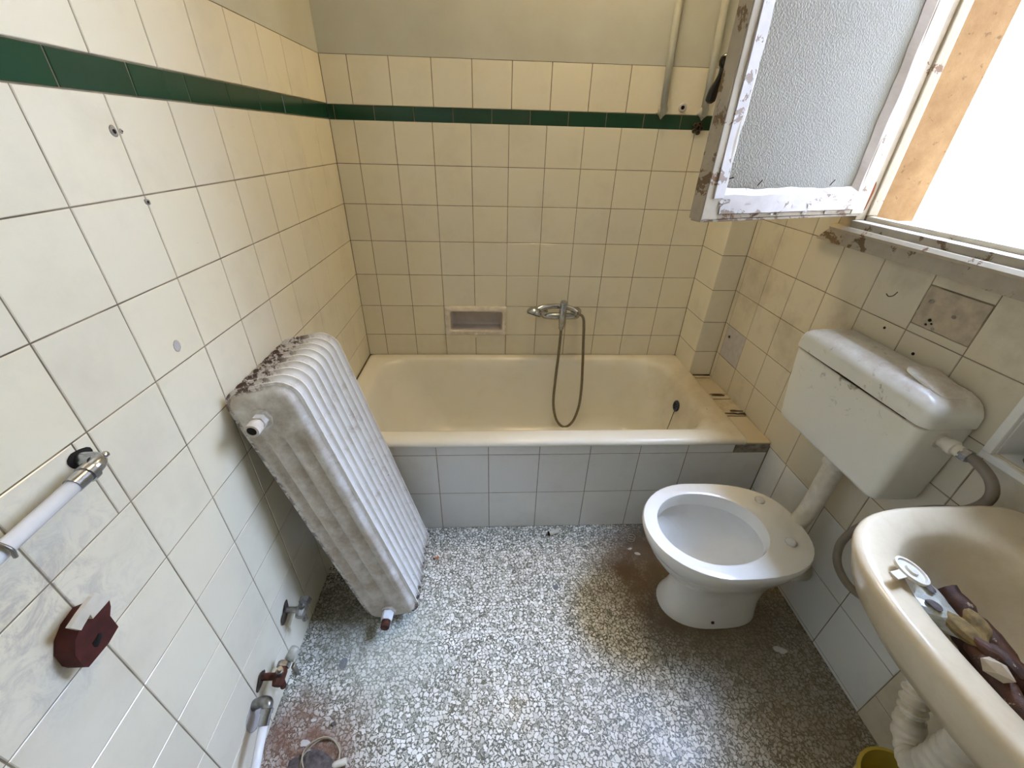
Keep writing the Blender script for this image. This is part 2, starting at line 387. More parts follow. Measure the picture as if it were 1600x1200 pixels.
def cells(bm, us, vs, holes, fn):
    """slab pieces of a wall with openings; fn(bm,u0,u1,v0,v1) adds one box"""
    us = sorted(set(us + [h[i] for h in holes for i in (0, 1)])); vs = sorted(set(vs + [h[i] for h in holes for i in (2, 3)]))
    for a, b in zip(us, us[1:]):
        for c, d in zip(vs, vs[1:]):
            if any(h[0] <= (a + b) / 2 <= h[1] and h[2] <= (c + d) / 2 <= h[3] for h in holes): continue
            fn(bm, a, b, c, d)

Z0 = 0.58; ZT = 1.68; ZG0, ZG1 = 1.48, 1.53; ZC = 2.72; YF = -2.45; XR = 1.70
ROWS = [0.0] + [Z0 + 0.15 * k for k in range(-3, 7)]            # .13 ... 1.48
GD = 0.0014                                                     # grout sits this far behind the tile faces

# ------------------------------------------------------------------ structure
bm = bmesh.new(); box(bm, -0.15, 1.885, YF - 0.15, 0.15, -0.12, 0.0)
fo = obj('floor', bm, 'terrazzo'); tag(fo, 'worn terrazzo bathroom floor of pale stone chips with brown dirt', 'floor', kind='structure')
bm = bmesh.new(); box(bm, -0.15, 1.885, YF - 0.15, 0.15, ZC, ZC + 0.12)
tag(obj('ceiling', bm, 'ceiling'), 'plain pale ceiling above the bathroom', 'ceiling', kind='structure')
# left wall
bm = bmesh.new(); box(bm, -0.15, -GD, YF, 0.15, 0, ZT); wl = obj('wall_left', bm, 'grout')
tag(wl, 'long left wall of square glazed tiles with a dark green border', 'wall', kind='structure')
bm = bmesh.new(); box(bm, -0.15, 0.0005, YF, 0.15, ZT, ZC); obj('painted_upper_wall', bm, 'paint', wl)
U, V, O = (0, 1, 0), (0, 0, 1), (0, 0, 0)                        # u = +y ; normal +x
def ltile(a, b, c, d, mat, name='tile'): return tile(wl, O, U, V, -b, -a, c, d, mat, name)
ys = [0.0] + [0.7676 + 0.1513 * n for n in range(-4, 12)]; ys[-1] = 2.45
ylo = lambda u: u < 0.72
for a, b in zip(ys, ys[1:]):
    for c, d in zip(ROWS, ROWS[1:]):
        if b < 0.80 and d < 0.47: continue
        if b < 0.73 and c < 0.468 < d: c = 0.468
        # tile behind the chrome elbow is cut in two upright pieces
        if abs((a + b) / 2 - 1.4485) < 0.02 and abs((c + d) / 2 - 0.955) < 0.01:
            ltile(a, a + 0.027, c, d, 'tile'); ltile(a + 0.027, b, c, d, 'tile'); continue
        ltile(a, b, c, d, 'tile')
gy = [0.0] + [0.085 + 0.1517 * n for n in range(0, 16)]; gy[-1] = 2.45
for a, b in zip(gy, gy[1:]): ltile(a, b, ZG0, ZG1, 'tile_green', 'border_tile')
ty = [0.0] + [0.007 + 0.1513 * n for n in range(1, 17)]; ty[-1] = 2.45
for a, b in zip(ty, ty[1:]): ltile(a, b, ZG1, ZT, 'tile')
# back wall (with the soap niche opening)
NICHE = (0.402, 0.684, 0.594, 0.722)
bm = bmesh.new()
cells(bm, [-0.0, 1.60], [0, ZT], [NICHE], lambda q, a, b, c, d: box(q, a, b, GD, 0.07, c, d))
box(bm, 0, 1.60, 0.07, 0.15, 0, ZT)
wb = obj('wall_back', bm, 'grout'); tag(wb, 'back wall of cream tiles with a green border above the bathtub', 'wall', kind='structure')
bm = bmesh.new(); box(bm, 0, 1.885, -0.0005, 0.15, ZT, ZC); obj('painted_upper_wall', bm, 'paint', wb)
U, V, O = (1, 0, 0), (0, 0, 1), (0, 0, 0)                        # normal -y
xs = [0.0] + [0.0917 + 0.15 * n for n in range(0, 11)]; xs[-1] = 1.593
rb = [0.468] + [Z0 + 0.15 * k for k in range(0, 7)]
for a, b in zip(xs, xs[1:]):
    for c, d in zip(rb, rb[1:]):
        if abs(c - 0.58) < 0.01 and 0.38 < (a + b) / 2 < 0.70: continue
        tile(wb, O, U, V, a, b, c, d, 'tile')
gx = [0.0, 0.023] + [0.023 + 0.1502 * n for n in range(1, 11)] + [1.593]
grid_tiles(wb, O, U, V, gx, [ZG0 - 0.002, ZG1 - 0.002], 'tile_green', name='border_tile')
tx = [0.0, 0.098, 0.247] + [0.401 + 0.1495 * n for n in range(0, 8)] + [1.593]
grid_tiles(wb, O, U, V, tx, [ZG1 - 0.002, ZT], 'tile')
# boxed pier in the right back corner
bm = bmesh.new(); box(bm, 1.593 + GD, 1.885, -0.185 + GD, 0.001, 0, ZT)
wp = obj('wall_pier', bm, 'grout'); tag(wp, 'boxed tiled pier filling the right back corner beside the bathtub', 'wall', kind='structure')
bm = bmesh.new(); box(bm, 1.593, 1.885, -0.185, -0.001, ZT, ZC); obj('painted_upper_wall', bm, 'paint', wp)
for c, d in zip(rb, rb[1:]):
    tile(wp, (1.593, 0, 0), (0, -1, 0), (0, 0, 1), 0, 0.185, c, d, 'tile', inv=None).matrix_local = \
        Matrix(((0, 0, -1, 1.593), (-1, 0, 0, -0.0925), (0, 1, 0, (c + d) / 2), (0, 0, 0, 1))) @ Matrix.Rotation(0, 4, 'X')
    tile(wp, (0, -0.185, 0), (1, 0, 0), (0, 0, 1), 1.593, 1.700, c if c > .5 else .4535, d, 'tile')
for c, d, mt in ((ZG0, ZG1, 'tile_green'), (ZG1, ZT, 'tile')):
    tile(wp, (0, -0.185, 0), (1, 0, 0), (0, 0, 1), 1.593, 1.700, c, d, mt, 'border_tile' if 'green' in mt else 'tile')
    o = tile(wp, (1.593, 0, 0), (0, -1, 0), (0, 0, 1), 0, 0.185, c, d, mt, 'border_tile' if 'green' in mt else 'tile')
    o.matrix_local = Matrix(((0, 0, -1, 1.593), (-1, 0, 0, -0.0925), (0, 1, 0, (c + d) / 2), (0, 0, 0, 1)))
# right wall with window opening and shelf recess
WY0, WY1, WZ0, WZ1 = -1.30, -0.60, 1.20, 2.28
SH = (-1.555, -1.268, 0.872, 1.022)
bm = bmesh.new()
cells(bm, [YF, -0.184], [0, ZC], [(WY0, WY1, WZ0, WZ1), SH], lambda q, a, b, c, d: box(q, XR + GD, 1.79, a, b, c, d))
cells(bm, [YF, -0.184], [0, ZC], [(WY0, WY1, WZ0, WZ1)], lambda q, a, b, c, d: box(q, 1.79, 1.885, a, b, c, d))
wr = obj('wall_right', bm, 'grout'); tag(wr, 'right wall of grimy cream tiles, darkened for shade, below and around the open window', 'wall', kind='structure')
bm = bmesh.new(); cells(bm, [YF, -0.184], [ZT, ZC], [(WY0, WY1, ZT, WZ1)], lambda q, a, b, c, d: box(q, XR - 0.0005, XR + GD, a, b, c, d)); obj('painted_upper_wall', bm, 'paint', wr)
U, V, O = (0, 1, 0), (0, 0, 1), (XR, 0, 0)                       # u = +y, normal +x -> need -x
def rtile(y0, y1, z0, z1, mat, name='tile'):                     # y0 > y1
    return tile(wr, (XR, 0, 0), (0, -1, 0), (0, 0, 1), -y0, -y1, z0, z1, mat, name)
def fix_right(o):
    if o is None: return
    m = o.matrix_basis; p = m.translation.copy()
    o.matrix_local = Matrix(((0, 0, -1, p.x), (-1, 0, 0, p.y), (0, 1, 0, p.z), (0, 0, 0, 1))) @ Matrix.Rotation(random.uniform(-.002, .002), 4, 'X') @ Matrix.Rotation(random.uniform(-.002, .002), 4, 'Y')
ry = [-0.184, -0.21] + [-0.21 - 0.15 * n for n in range(1, 15)] + [YF]
rz = [0.43] + [Z0 + 0.15 * k for k in range(0, 7)] + [ZG1, ZT]
for a, b in zip(ry, ry[1:]):
    for c, d in zip(rz, rz[1:]):
        ym, zm = (a + b) / 2, (c + d) / 2
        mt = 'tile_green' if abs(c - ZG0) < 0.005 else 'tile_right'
        if d > 1.19 and WY0 - 0.05 < ym < WY1 + 0.05:
            continue
        if abs(ym + 0.285) < 0.02 and abs(zm - 0.655) < 0.02: continue        # grey patch
        if abs(ym + 1.035) < 0.02 and abs(zm - 1.105) < 0.02:                  # tile broken away, rim strips stay
            continue
        if -1.57 < ym < -1.25 and 0.87 < zm < 1.04: continue                   # shelf recess
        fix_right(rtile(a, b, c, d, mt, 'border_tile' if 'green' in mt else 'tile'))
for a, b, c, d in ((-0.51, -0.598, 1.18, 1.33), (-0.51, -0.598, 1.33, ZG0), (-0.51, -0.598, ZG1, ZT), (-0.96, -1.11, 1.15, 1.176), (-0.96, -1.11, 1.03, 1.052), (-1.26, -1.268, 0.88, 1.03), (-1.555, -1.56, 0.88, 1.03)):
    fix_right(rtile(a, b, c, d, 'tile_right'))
ly = [-0.71, -0.814, -1.012, -1.213, -1.41]
for a, b in zip(ly, ly[1:]):
    for c, d in ((0.0, 0.014), (0.014, 0.216), (0.216, 0.43)): fix_right(rtile(a, b, c, d, 'tile_white'))
for a, b in zip([-1.41, -1.56, -1.71, -1.86, -2.01, -2.16, -2.31], [-1.56, -1.71, -1.86, -2.01, -2.16, -2.31, YF]):
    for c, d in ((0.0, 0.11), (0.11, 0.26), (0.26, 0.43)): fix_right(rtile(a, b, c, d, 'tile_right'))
def wall_patch(name, parent, y0, y1, z0, z1, x, mat, seed, dep=0.004):
    """uneven rectangular patch on the right wall"""
    rnd = random.Random(seed); bm = bmesh.new(); n = 10
    g = [[bm.verts.new((x - rnd.uniform(0, dep), y0 + (y1 - y0) * i / n, z0 + (z1 - z0) * j / n)) for j in range(n + 1)] for i in range(n + 1)]
    for i in range(n):
        for j in range(n): bm.faces.new((g[i][j], g[i + 1][j], g[i + 1][j + 1], g[i][j + 1]))
    return obj(name, bm, mat, parent, True)
wall_patch('cement_patch', wr, -0.359, -0.211, 0.582, 0.729, 1.7012, 'greyplate', 3, 0.0008)
wall_patch('mortar_patch', wr, -1.108, -0.962, 1.053, 1.148, 1.7012, 'tilebed', 4, 0.002)
bm = bmesh.new(); revolve(bm, [(0, 0.006), (0.001, 0.006)], (1.699, -0.245, 0.685), (-1, 0, 0), 12); obj('drill_hole', bm, 'hole', wr)
for y, z, r in ((-1.004, 1.074, .005), (-1.012, 1.068, .004), (-1.0, 1.062, .004), (-1.02, 1.058, .006), (-0.985, 1.115, .008), (-1.05, 1.10, .006)):
    bm = bmesh.new(); blob(bm, (1.6985, y, z), r, int(r * 1e4 + z * 1e3), (0.25, 1, 0.8), 1); obj('plaster_pit', bm, 'hole' if r < .0055 else 'mortar', wr)
for y, z, r in ((-0.905, 1.012, .0035), (-1.01, 0.985, .004), (-1.075, 0.962, .0055)):
    bm = bmesh.new(); revolve(bm, [(0, r), (0.0012, r)], (1.6998, y, z), (-1, 0, 0), 12); obj('drill_hole', bm, 'hole', wr)
# shelf recess lining and lip
bm = bmesh.new(); y0, y1, z0, z1 = SH
box(bm, 1.701, 1.7895, y0, y1, z0, z0 + 0.006); box(bm, 1.701, 1.7895, y0, y1, z1 - 0.006, z1)
box(bm, 1.701, 1.7895, y0, y0 + 0.006, z0 + 0.006, z1 - 0.006); box(bm, 1.701, 1.7895, y1 - 0.006, y1, z0 + 0.006, z1 - 0.006); box(bm, 1.784, 1.7895, y0 + 0.006, y1 - 0.006, z0 + 0.006, z1 - 0.006)
obj('shelf_recess', bm, 'ceramic', wr)
bm = bmesh.new()
for a, b, c, d in ((y0 - .014, y1 + .014, z0 - .012, z0 + .004), (y0 - .014, y1 + .014, z1 - .004, z1 + .012), (y0 - .014, y0 + .004, z0 + .004, z1 - .004), (y1 - .004, y1 + .014, z0 + .004, z1 - .004)):
    box(bm, 1.690, 1.702, a, b, c, d, 0.003)
obj('shelf_rim', bm, 'ceramic', wr)
# front wall behind the camera, with a closed door
bm = bmesh.new(); box(bm, -0.15, 1.885, YF - 0.15, YF, 0, ZC); wf = obj('wall_front', bm, 'paint')
tag(wf, 'plain painted wall behind the viewer with a door', 'wall', kind='structure')
bm = bmesh.new(); box(bm, 0.45, 1.2, YF + 0.001, YF + 0.035, 0.003, 2.0, 0.003); dr = obj('door_1', bm, 'frame'); tag(dr, 'cream painted door in the wall behind the viewer', 'door', kind='structure')
bm = bmesh.new(); tube(bm, [(1.12, YF + .034, 1.0), (1.12, YF + .08, 1.0), (1.03, YF + .082, 1.0)], 0.009); obj('door_handle', bm, 'chrome', dr, True)

# tiled front of the bathtub and the ledge at its right end
AY = -0.71
bm = bmesh.new(); box(bm, 0.001, XR, AY + GD, -0.672, 0, 0.438); wt = obj('wall_tub_front', bm, 'grout')
tag(wt, 'low wall of white tiles enclosing the front of the bathtub', 'wall', kind='structure')
ax = [0.001, 0.217, 0.413, 0.609, 0.803, 0.998, 1.192, 1.378, 1.699]
for a, b in zip(ax, ax[1:]):
    for c, d in ((0.0, 0.203), (0.203, 0.402)): tile(wt, (0, AY, 0), (1, 0, 0), (0, 0, 1), a, b, c, d, 'tile_white')
    tile(wt, (0, AY, 0), (1, 0, 0), (0, 0, 1), a, min(b, 1.562), 0.402, 0.443, 'tile_white')
bm = bmesh.new(); box(bm, 1.565, 1.699, AY + 0.001, -0.675, 0.403, 0.441, 0.002); obj('mortar_bed', bm, 'mortar', wt)
bm = bmesh.new(); box(bm, 1.601, 1.6995, -0.672, -0.186, 0.30, 0.4415); obj('ledge_bed', bm, 'grout_dark', wt)
for a, b in ((-0.210, -0.189), (-0.360, -0.214), (-0.40, -0.365), (-0.53, -0.405), (-0.712, -0.536)):
    o = tile(wt, (0, 0, 0.451), (1, 0, 0), (0, 1, 0), 1.602, 1.699, a, b, 'tile_ledge')
for i, (x, y) in enumerate(((1.64, -0.365), (1.66, -0.372), (1.665, -0.50), (1.64, -0.515), (1.69, -0.52))):
    bm = bmesh.new(); blob(bm, (x, y, 0.4515), 0.013, 40 + i, (1.7, 0.5, 0.12), 3, 0.9); obj('dirt_crust', bm, 'grout_dark', wt, True)

# opposite building across the light well, and ground outside
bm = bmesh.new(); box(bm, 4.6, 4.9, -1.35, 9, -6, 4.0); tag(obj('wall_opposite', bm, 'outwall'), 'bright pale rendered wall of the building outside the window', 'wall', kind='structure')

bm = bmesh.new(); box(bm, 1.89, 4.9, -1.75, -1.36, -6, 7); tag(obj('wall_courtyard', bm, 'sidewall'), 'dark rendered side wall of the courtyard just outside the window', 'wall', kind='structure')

# ------------------------------------------------------------------ window
win = thing('window_1', (1.72, -0.95, 1.2), 'wooden window with flaking paint, its sash swung open into the bathroom', 'window', kind='structure')
WI = off(win)
def wpart(name, fn, mat, smooth=False):
    bm = bmesh.new(); fn(bm); return obj(name, bm, mat, win, smooth, WI)
wpart('jamb', lambda b: (box(b, 1.700, 1.728, -0.655, -0.600, 1.200, 2.28, 0.002), ), 'frame')
wpart('jamb', lambda b: (box(b, 1.700, 1.755, -1.300, -1.250, 1.200, 2.28, 0.002), ), 'frame')
wpart('jamb_bead', lambda b: box(b, 1.7285, 1.757, -0.662, -0.600, 1.263, 2.22, 0.003), 'frame')
wpart('head', lambda b: box(b, 1.700, 1.755, -1.2495, -0.6555, 2.23, 2.28, 0.002), 'frame')
wpart('bottom_rail', lambda b: (box(b, 1.690, 1.726, -1.2495, -0.6555, 1.2005, 1.250, 0.003)), 'frame_dark')
wpart('rail_upstand', lambda b: (box(b, 1.7265, 1.752, -1.2495, -0.6625, 1.2005, 1.262, 0.003)), 'frame')
wpart('outer_sill', lambda b: prism(b, [(1.7525, 1.2005), (1.915, 1.2005), (1.915, 1.232), (1.7525, 1.246)], -1.2495, -0.652, lambda a, c, y: (a, y, c)), 'frame_dark')
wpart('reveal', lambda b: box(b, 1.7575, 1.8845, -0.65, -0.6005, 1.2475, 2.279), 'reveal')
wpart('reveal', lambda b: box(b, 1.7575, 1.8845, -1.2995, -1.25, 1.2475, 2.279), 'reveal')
wpart('rust_stain', lambda b: blob(b, (1.714, -.6552, 1.315), .022, 91, (.35, .05, 1.6), 3, .4), 'orangerust', True)
# apron trim below the window, mitred at its far end
bm = bmesh.new(); prism(bm, [(-0.555, 1.1785), (-0.598, 1.218), (-0.605, 1.226), (-1.42, 1.226), (-1.42, 1.1785)], 1.679, 1.6985, lambda a, b, x: (x, a, b))
tr_ = obj('trim_1', bm, 'frame_dark'); tag(tr_, 'mitred wooden moulding with worn paint below the window', 'trim', kind='structure')
bm = bmesh.new(); prism(bm, [(1.6785, 1.214), (1.673, 1.222), (1.679, 1.231), (1.6985, 1.231), (1.6985, 1.2265)], -1.42, -0.60, lambda a, b, y: (a, y, b)); obj('moulding_lip', bm, 'frame', tr_)
# sash: local x from hinge to free edge, y towards the viewer, z up
H = Vector((1.705, -0.640, 0)); dx = Vector((-0.9576, -0.288, 0)); nx = Vector((0.288, -0.9576, 0))
SW, SZ0, SZ1, ST = 0.588, 1.268, 2.215, 0.040
SM = Matrix(((dx.x, nx.x, 0, H.x), (dx.y, nx.y, 0, H.y), (0, 0, 1, 0), (0, 0, 0, 1)))
bm = bmesh.new(); e = 0.05
box(bm, 0.0, e, -ST / 2, ST / 2, SZ0, SZ1, 0.002); box(bm, SW - e, SW, -ST / 2, ST / 2, SZ0, SZ1, 0.002)
box(bm, e + .0002, SW - e - .0002, -ST / 2, ST / 2 - .002, SZ0 + .001, SZ0 + 0.052, 0.002); box(bm, e + .0002, SW - e - .0002, -ST / 2, ST / 2 - .002, SZ1 - 0.055, SZ1, 0.002)
sash = obj('sash', bm, 'frame', win, False, WI @ SM)
bm = bmesh.new(); box(bm, e - .008, SW - e + .008, -0.003, 0.003, SZ0 + .045, SZ1 - .048); obj('pane', bm, 'glass', sash)
def putty(a, b, inward, seed, wd=0.020, up=0.019, back=0.014):
    """ragged putty bead from a to b in the sash plane; inward = direction over the glass"""
    rnd = random.Random(seed); A, B, I = Vector(a), Vector(b), Vector(inward); n = int((B - A).length / 0.011); rings = []
    for k in range(n + 1):
        p = A.lerp(B, k / n); f = wd * (1 + .10 * math.sin(k * .31 + seed) + .05 * math.sin(k * .9)); g = up + .0012 * math.sin(k * .23 + seed)
        rings.append([p + I * -back + Vector((0, up - .001, 0)), p + I * -(back - .002) + Vector((0, g + .003, 0)), p + I * 0.004 * (1 + .4 * math.sin(k * .5)) + Vector((0, g, 0)), p + I * f + Vector((0, 0.0042, 0)), p + I * f * .5 + Vector((0, 0.002, 0))])
    bm = bmesh.new(); loft(bm, rings); return obj('putty_strip', bm, 'putty', sash, False)
putty((e, 0, SZ0 + .052), (SW - e, 0, SZ0 + .052), (0, 0, 1), 1, .018, .021, .040)
putty((SW - e, 0, SZ0 + .05), (SW - e, 0, SZ1 - .055), (-1, 0, 0), 2, .020, .020, .030)
putty((e, 0, SZ0 + .05), (e, 0, SZ1 - .055), (1, 0, 0), 3)
putty((e, 0, SZ1 - .055), (SW - e, 0, SZ1 - .055), (0, 0, -1), 4)
for i, (x, z, a) in enumerate(((0.16, SZ0 + .075, .4), (0.42, SZ0 + .076, .5), (SW - e - .02, 1.36, 1.3))):
    bm = bmesh.new(); tube(bm, [(x, 0.006, z), (x - .006 * math.sin(a), .014, z + .016 * math.cos(a))], 0.0011, 6); obj('glazing_nail', bm, 'hole', sash)
bm = bmesh.new(); rnd = random.Random(5)
for k in range(26):
    x = 0.06 + 0.48 * rnd.random(); z = SZ0 + .008 + .036 * rnd.random(); s = rnd.uniform(.006, .016)
    vs = [bm.verts.new((x + s * math.cos(q) * rnd.uniform(.5, 1.3), ST / 2 - .001 + rnd.uniform(0.0005, .005), z + .45 * s * math.sin(q))) for q in [6.283 * i / 6 for i in range(6)]]
    bm.faces.new(vs)
fl = obj('paint_flakes', bm, 'putty', sash); fl['kind'] = 'stuff'
bm = bmesh.new(); box(bm, SW + .0002, SW + .003, -ST / 2, ST / 2 - .002, SZ0, SZ1, .001); obj('edge_strip', bm, 'frame_dark', sash)
bm = bmesh.new(); box(bm, .004, SW - .002, -ST / 2 + .002, ST / 2 - .003, SZ0 - .006, SZ0 - .0002, .001); obj('bottom_edge', bm, 'frame_dark', sash)
hd = bmesh.new(); zx = SW - 0.030
HZ = 1.595
tube(hd, [(zx, -.018, HZ), (zx, -.052, HZ)], [.010, .011]); blob(hd, (zx, -.054, HZ), .016, 1, (1, 1, 1), 2, 0.02)
tube(hd, smooth_path([(zx, -.056, HZ - .008), (zx + .003, -.058, HZ - .028), (zx + .010, -.060, HZ - .050), (zx + .014, -.060, HZ - .070), (zx + .015, -.060, HZ - .080)], 5), [.009, .0085, .008, .0075, .007, .007, .0072, .0075, .008, .009, .010, .011, .0115, .0118, .012, .0118, .0115, .011, .009, .007, .004], 12)
obj('handle', hd, 'blackmetal', sash, True)
bm = bmesh.new()
for z in (1.36, 2.10): tube(bm, [(-.004, .004, z - .035), (-.004, .004, z + .035)], .008, 10)
obj('hinge', bm, 'rustmetal', sash, True)

# ------------------------------------------------------------------ added fill lamp on the ceiling, above the frame, warms the back wall
t = NT('fill_lamp_opal_glass'); t.col((0.9, 0.86, 0.78, 1)); t.b.inputs['Emission Color'].default_value = (1.0, 0.74, 0.40, 1); t.b.inputs['Emission Strength'].default_value = FILL_LAMP; M['fill_lamp_glass'] = t.m
cl = thing('added_fill_lamp', (0.95, -0.36, ZC - .001), 'added warm fill lamp of round opal glass on the bathroom ceiling', 'lamp')
bm = bmesh.new(); revolve(bm, [(0, .19), (-.025, .19), (-.028, .17)], (0, 0, 0), (0, 0, 1), 32); obj('fill_lamp_base', bm, 'white_plastic', cl, True, None, 40)
bm = bmesh.new(); revolve(bm, [(-.0285, .18), (-.05, .18), (-.075, .165), (-.095, .12), (-.104, .06), (-.106, .01)], (0, 0, 0), (0, 0, 1), 32); obj('fill_lamp_shade', bm, 'fill_lamp_glass', cl, True)

# ------------------------------------------------------------------ bathtub
tub = thing('bathtub', (0.8, -0.36, 0.05), 'cream enamel bathtub with rolled rim built in along the back wall', 'bathtub')
TI = off(tub)
def ring(x0, x1, y0, y1, r, z): return [(x, y, z) for x, y in rrect(x0, x1, y0, y1, r, 10)]
bm = bmesh.new()
R = [ring(.004, 1.597, -.717, -.004, .012, .447), ring(.003, 1.598, -.722, -.003, .014, .452), ring(.003, 1.598, -.723, -.003, .014, .460),
     ring(.006, 1.596, -.718, -.005, .016, .4695), ring(.012, 1.590, -.706, -.008, .02, .4735), ring(.03, 1.575, -.68, -.018, .03, .4735), ring(.055, 1.545, -.652, -.030, .05, .470),
     ring(.075, 1.515, -.640, -.040, .10, .465), ring(.084, 1.503, -.632, -.047, .12, .455), ring(.094, 1.495, -.625, -.053, .13, .43),
     ring(.12, 1.484, -.612, -.064, .14, .34), ring(.16, 1.470, -.600, -.078, .15, .24), ring(.22, 1.455, -.586, -.092, .15, .15),
     ring(.28, 1.435, -.568, -.112, .14, .10), ring(.34, 1.39, -.53, -.15, .12, .078), ring(.5, 1.2, -.45, -.25, .06, .07)]
loft(bm, R, False, True)
obj('tub_body', bm, 'enamel', tub, True, TI)
bm = bmesh.new(); ovc = Vector((1.4885, -0.345, 0.375)); A = Vector((-1, 0, 0.13)).normalized()
revolve(bm, [(0, .027), (.004, .027), (.007, .024), (.007, .018), (.005, .016)], ovc, A, 28)
ov = obj('overflow', bm, 'blueplug', tub, True, TI)
for k in range(6):
    a = k * math.pi / 3; u_ = A.orthogonal().normalized(); v_ = A.cross(u_)
    bm = bmesh.new(); revolve(bm, [(0.0, .0035), (.0012, .0035)], ovc + A * .007 + (u_ * math.cos(a) + v_ * math.sin(a)) * .012, A, 8); obj('overflow_hole', bm, 'hole', ov)
bm = bmesh.new(); tube(bm, [(1.481, -.350, .352), (1.452, -.368, .16)], .0016, 6); obj('chain', bm, 'hole', ov)

# soap niche in the back wall
sn = thing('soap_niche', (0.543, 0.0, 0.582), 'white recessed ceramic soap holder in the back wall tiles', 'soap holder')
SI = off(sn); bm = bmesh.new()
x0, x1, z0, z1 = 0.392, 0.694, 0.583, 0.731
I = [(x, z) for x, z in rrect(.420, .674, .606, .707, .012, 4)]
def rg(pad, y, r=.012): return [(x, y, z) for x, z in rrect(.420 - pad, .674 + pad, .608 - pad, .706 + pad, r, 4)]
loft(bm, [[(x, 0.004, z) for x, z in rrect(x0, x1, z0, z1, .004, 4)], [(x, -0.010, z) for x, z in rrect(x0 + .001, x1 - .001, z0 + .001, z1 - .001, .005, 4)],
          [(x, -0.014, z) for x, z in rrect(x0 + .005, x1 - .005, z0 + .005, z1 - .005, .008, 4)], rg(.004, -.014), rg(0, -.010)], False, False)
obj('dish_frame', bm, 'soapframe', sn, True, SI, 40)
bm = bmesh.new(); loft(bm, [rg(0, -.010), rg(-.003, .01), rg(-.008, .05), rg(-.02, .06)], False, True); obj('dish_recess', bm, 'soaprecess', sn, True, SI, 40)
bm = bmesh.new(); prism(bm, [(.535, .593), (.551, .593), (.543, .571)], -.018, -.008, lambda a, b, y: (a, y, b)); obj('drip_lip', bm, 'soapframe', sn, False, SI)

# ------------------------------------------------------------------ shower mixer
mx = thing('shower_mixer', (0.955, -0.06, 0.70), 'chrome wall mixer tap above the bathtub', 'tap')
MI = off(mx)
def mp(name, fn, mat='chrome', ang=45):
    bm = bmesh.new(); fn(bm); return obj(name, bm, mat, mx, True, MI, ang)
for x in (0.872, 1.037):
    mp('wall_rosette', lambda b, x=x: revolve(b, [(-.001, .026), (.004, .027), (.014, .022), (.018, .014), (.030, .013)], (x, -.001, .705), (0, -1, 0)))
mp('mixer_body', lambda b: (tube(b, smooth_path([(.872, -.028, .705), (.880, -.055, .708), (.905, -.066, .710), (.955, -.068, .710), (1.003, -.066, .710), (1.029, -.055, .708), (1.037, -.028, .705)], 6), 0.0165, 16),
                             revolve(b, [(-.045, .011), (-.036, .015), (.0, .0172), (.044, .0172), (.050, .015)], (.955, -.102, .712), (0, -0.03, 1), 20)))
mp('lever', lambda b: (revolve(b, [(-.01, .0175), (.024, .0175), (.030, .015), (.031, .004)], (.955, -.104, .764), (0, -.03, 1), 20), loft(b, [[(x, y, z + h) for x, h in ((-.011 * s + .955, -.003), (.011 * s + .955, -.003), (.009 * s + .955, .004), (-.009 * s + .955, .004))] for y, z, s in ((-.09, .793, 1.0), (-.12, .798, 1.0), (-.145, .802, 1.1), (-.16, .803, .9))])))
mp('spout', lambda b: tube(b, smooth_path([(.955, -.102, .680), (.954, -.102, .674), (.953, -.102, .668), (.953, -.101, .660)], 4), 0.0125, 14))
mp('shower_cradle', lambda b: (box(b, .942, .968, -.086, -.060, .7255, .741, .003)))
sh = thing('hand_shower', (0.90, -0.115, 0.735), 'chrome hand shower lying across the mixer tap', 'shower head')
HI = off(sh)
bm = bmesh.new(); tube(bm, smooth_path([(.836, -.092, .748), (.865, -.082, .758), (.91, -.072, .760), (.96, -.068, .757), (1.005, -.076, .748), (1.028, -.092, .734)], 6), [.016 - .004 * min(1, k / 12) for k in range(31)], 14)
obj('shower_handle', bm, 'chrome', sh, True, HI)
bm = bmesh.new(); revolve(bm, [(-.020, .012), (-.012, .026), (.0, .034), (.010, .036), (.015, .034)], (.822, -.098, .744), (-.30, -.35, -.9), 24); hh = obj('shower_head', bm, 'chrome', sh, True, HI, 50)
bm = bmesh.new(); revolve(bm, [(0.0152, .032), (.0185, .030)], (.822, -.098, .744), (-.30, -.35, -.9), 24); obj('spray_plate', bm, 'black', hh)
hs = thing('shower_hose', (1.0, -0.11, 0.09), 'flexible metal shower hose hanging in a loop into the bathtub', 'hose')
pts = resample(smooth_path([(1.028, -.092, .733), (1.052, -.100, .718), (1.060, -.107, .68), (1.066, -.112, .60), (1.075, -.116, .48), (1.085, -.118, .34), (1.083, -.120, .22), (1.062, -.121, .13), (1.030, -.122, .092), (.998, -.122, .098), (.965, -.122, .15), (.945, -.121, .25), (.945, -.119, .38), (.950, -.114, .52), (.953, -.106, .62), (.953, -.101, .66)], 12), .0028)
bm = bmesh.new(); tube(bm, pts, [.0072 if k % 2 else .0062 for k in range(len(pts))], 8); obj('hose_tube', bm, 'hose', hs, True, off(hs))
bm = bmesh.new(); revolve(bm, [(-.012, .0085), (.012, .0085)], (.953, -.101, .664), (0, .05, 1), 10); obj('hose_nut', bm, 'chrome', hs, False, off(hs))

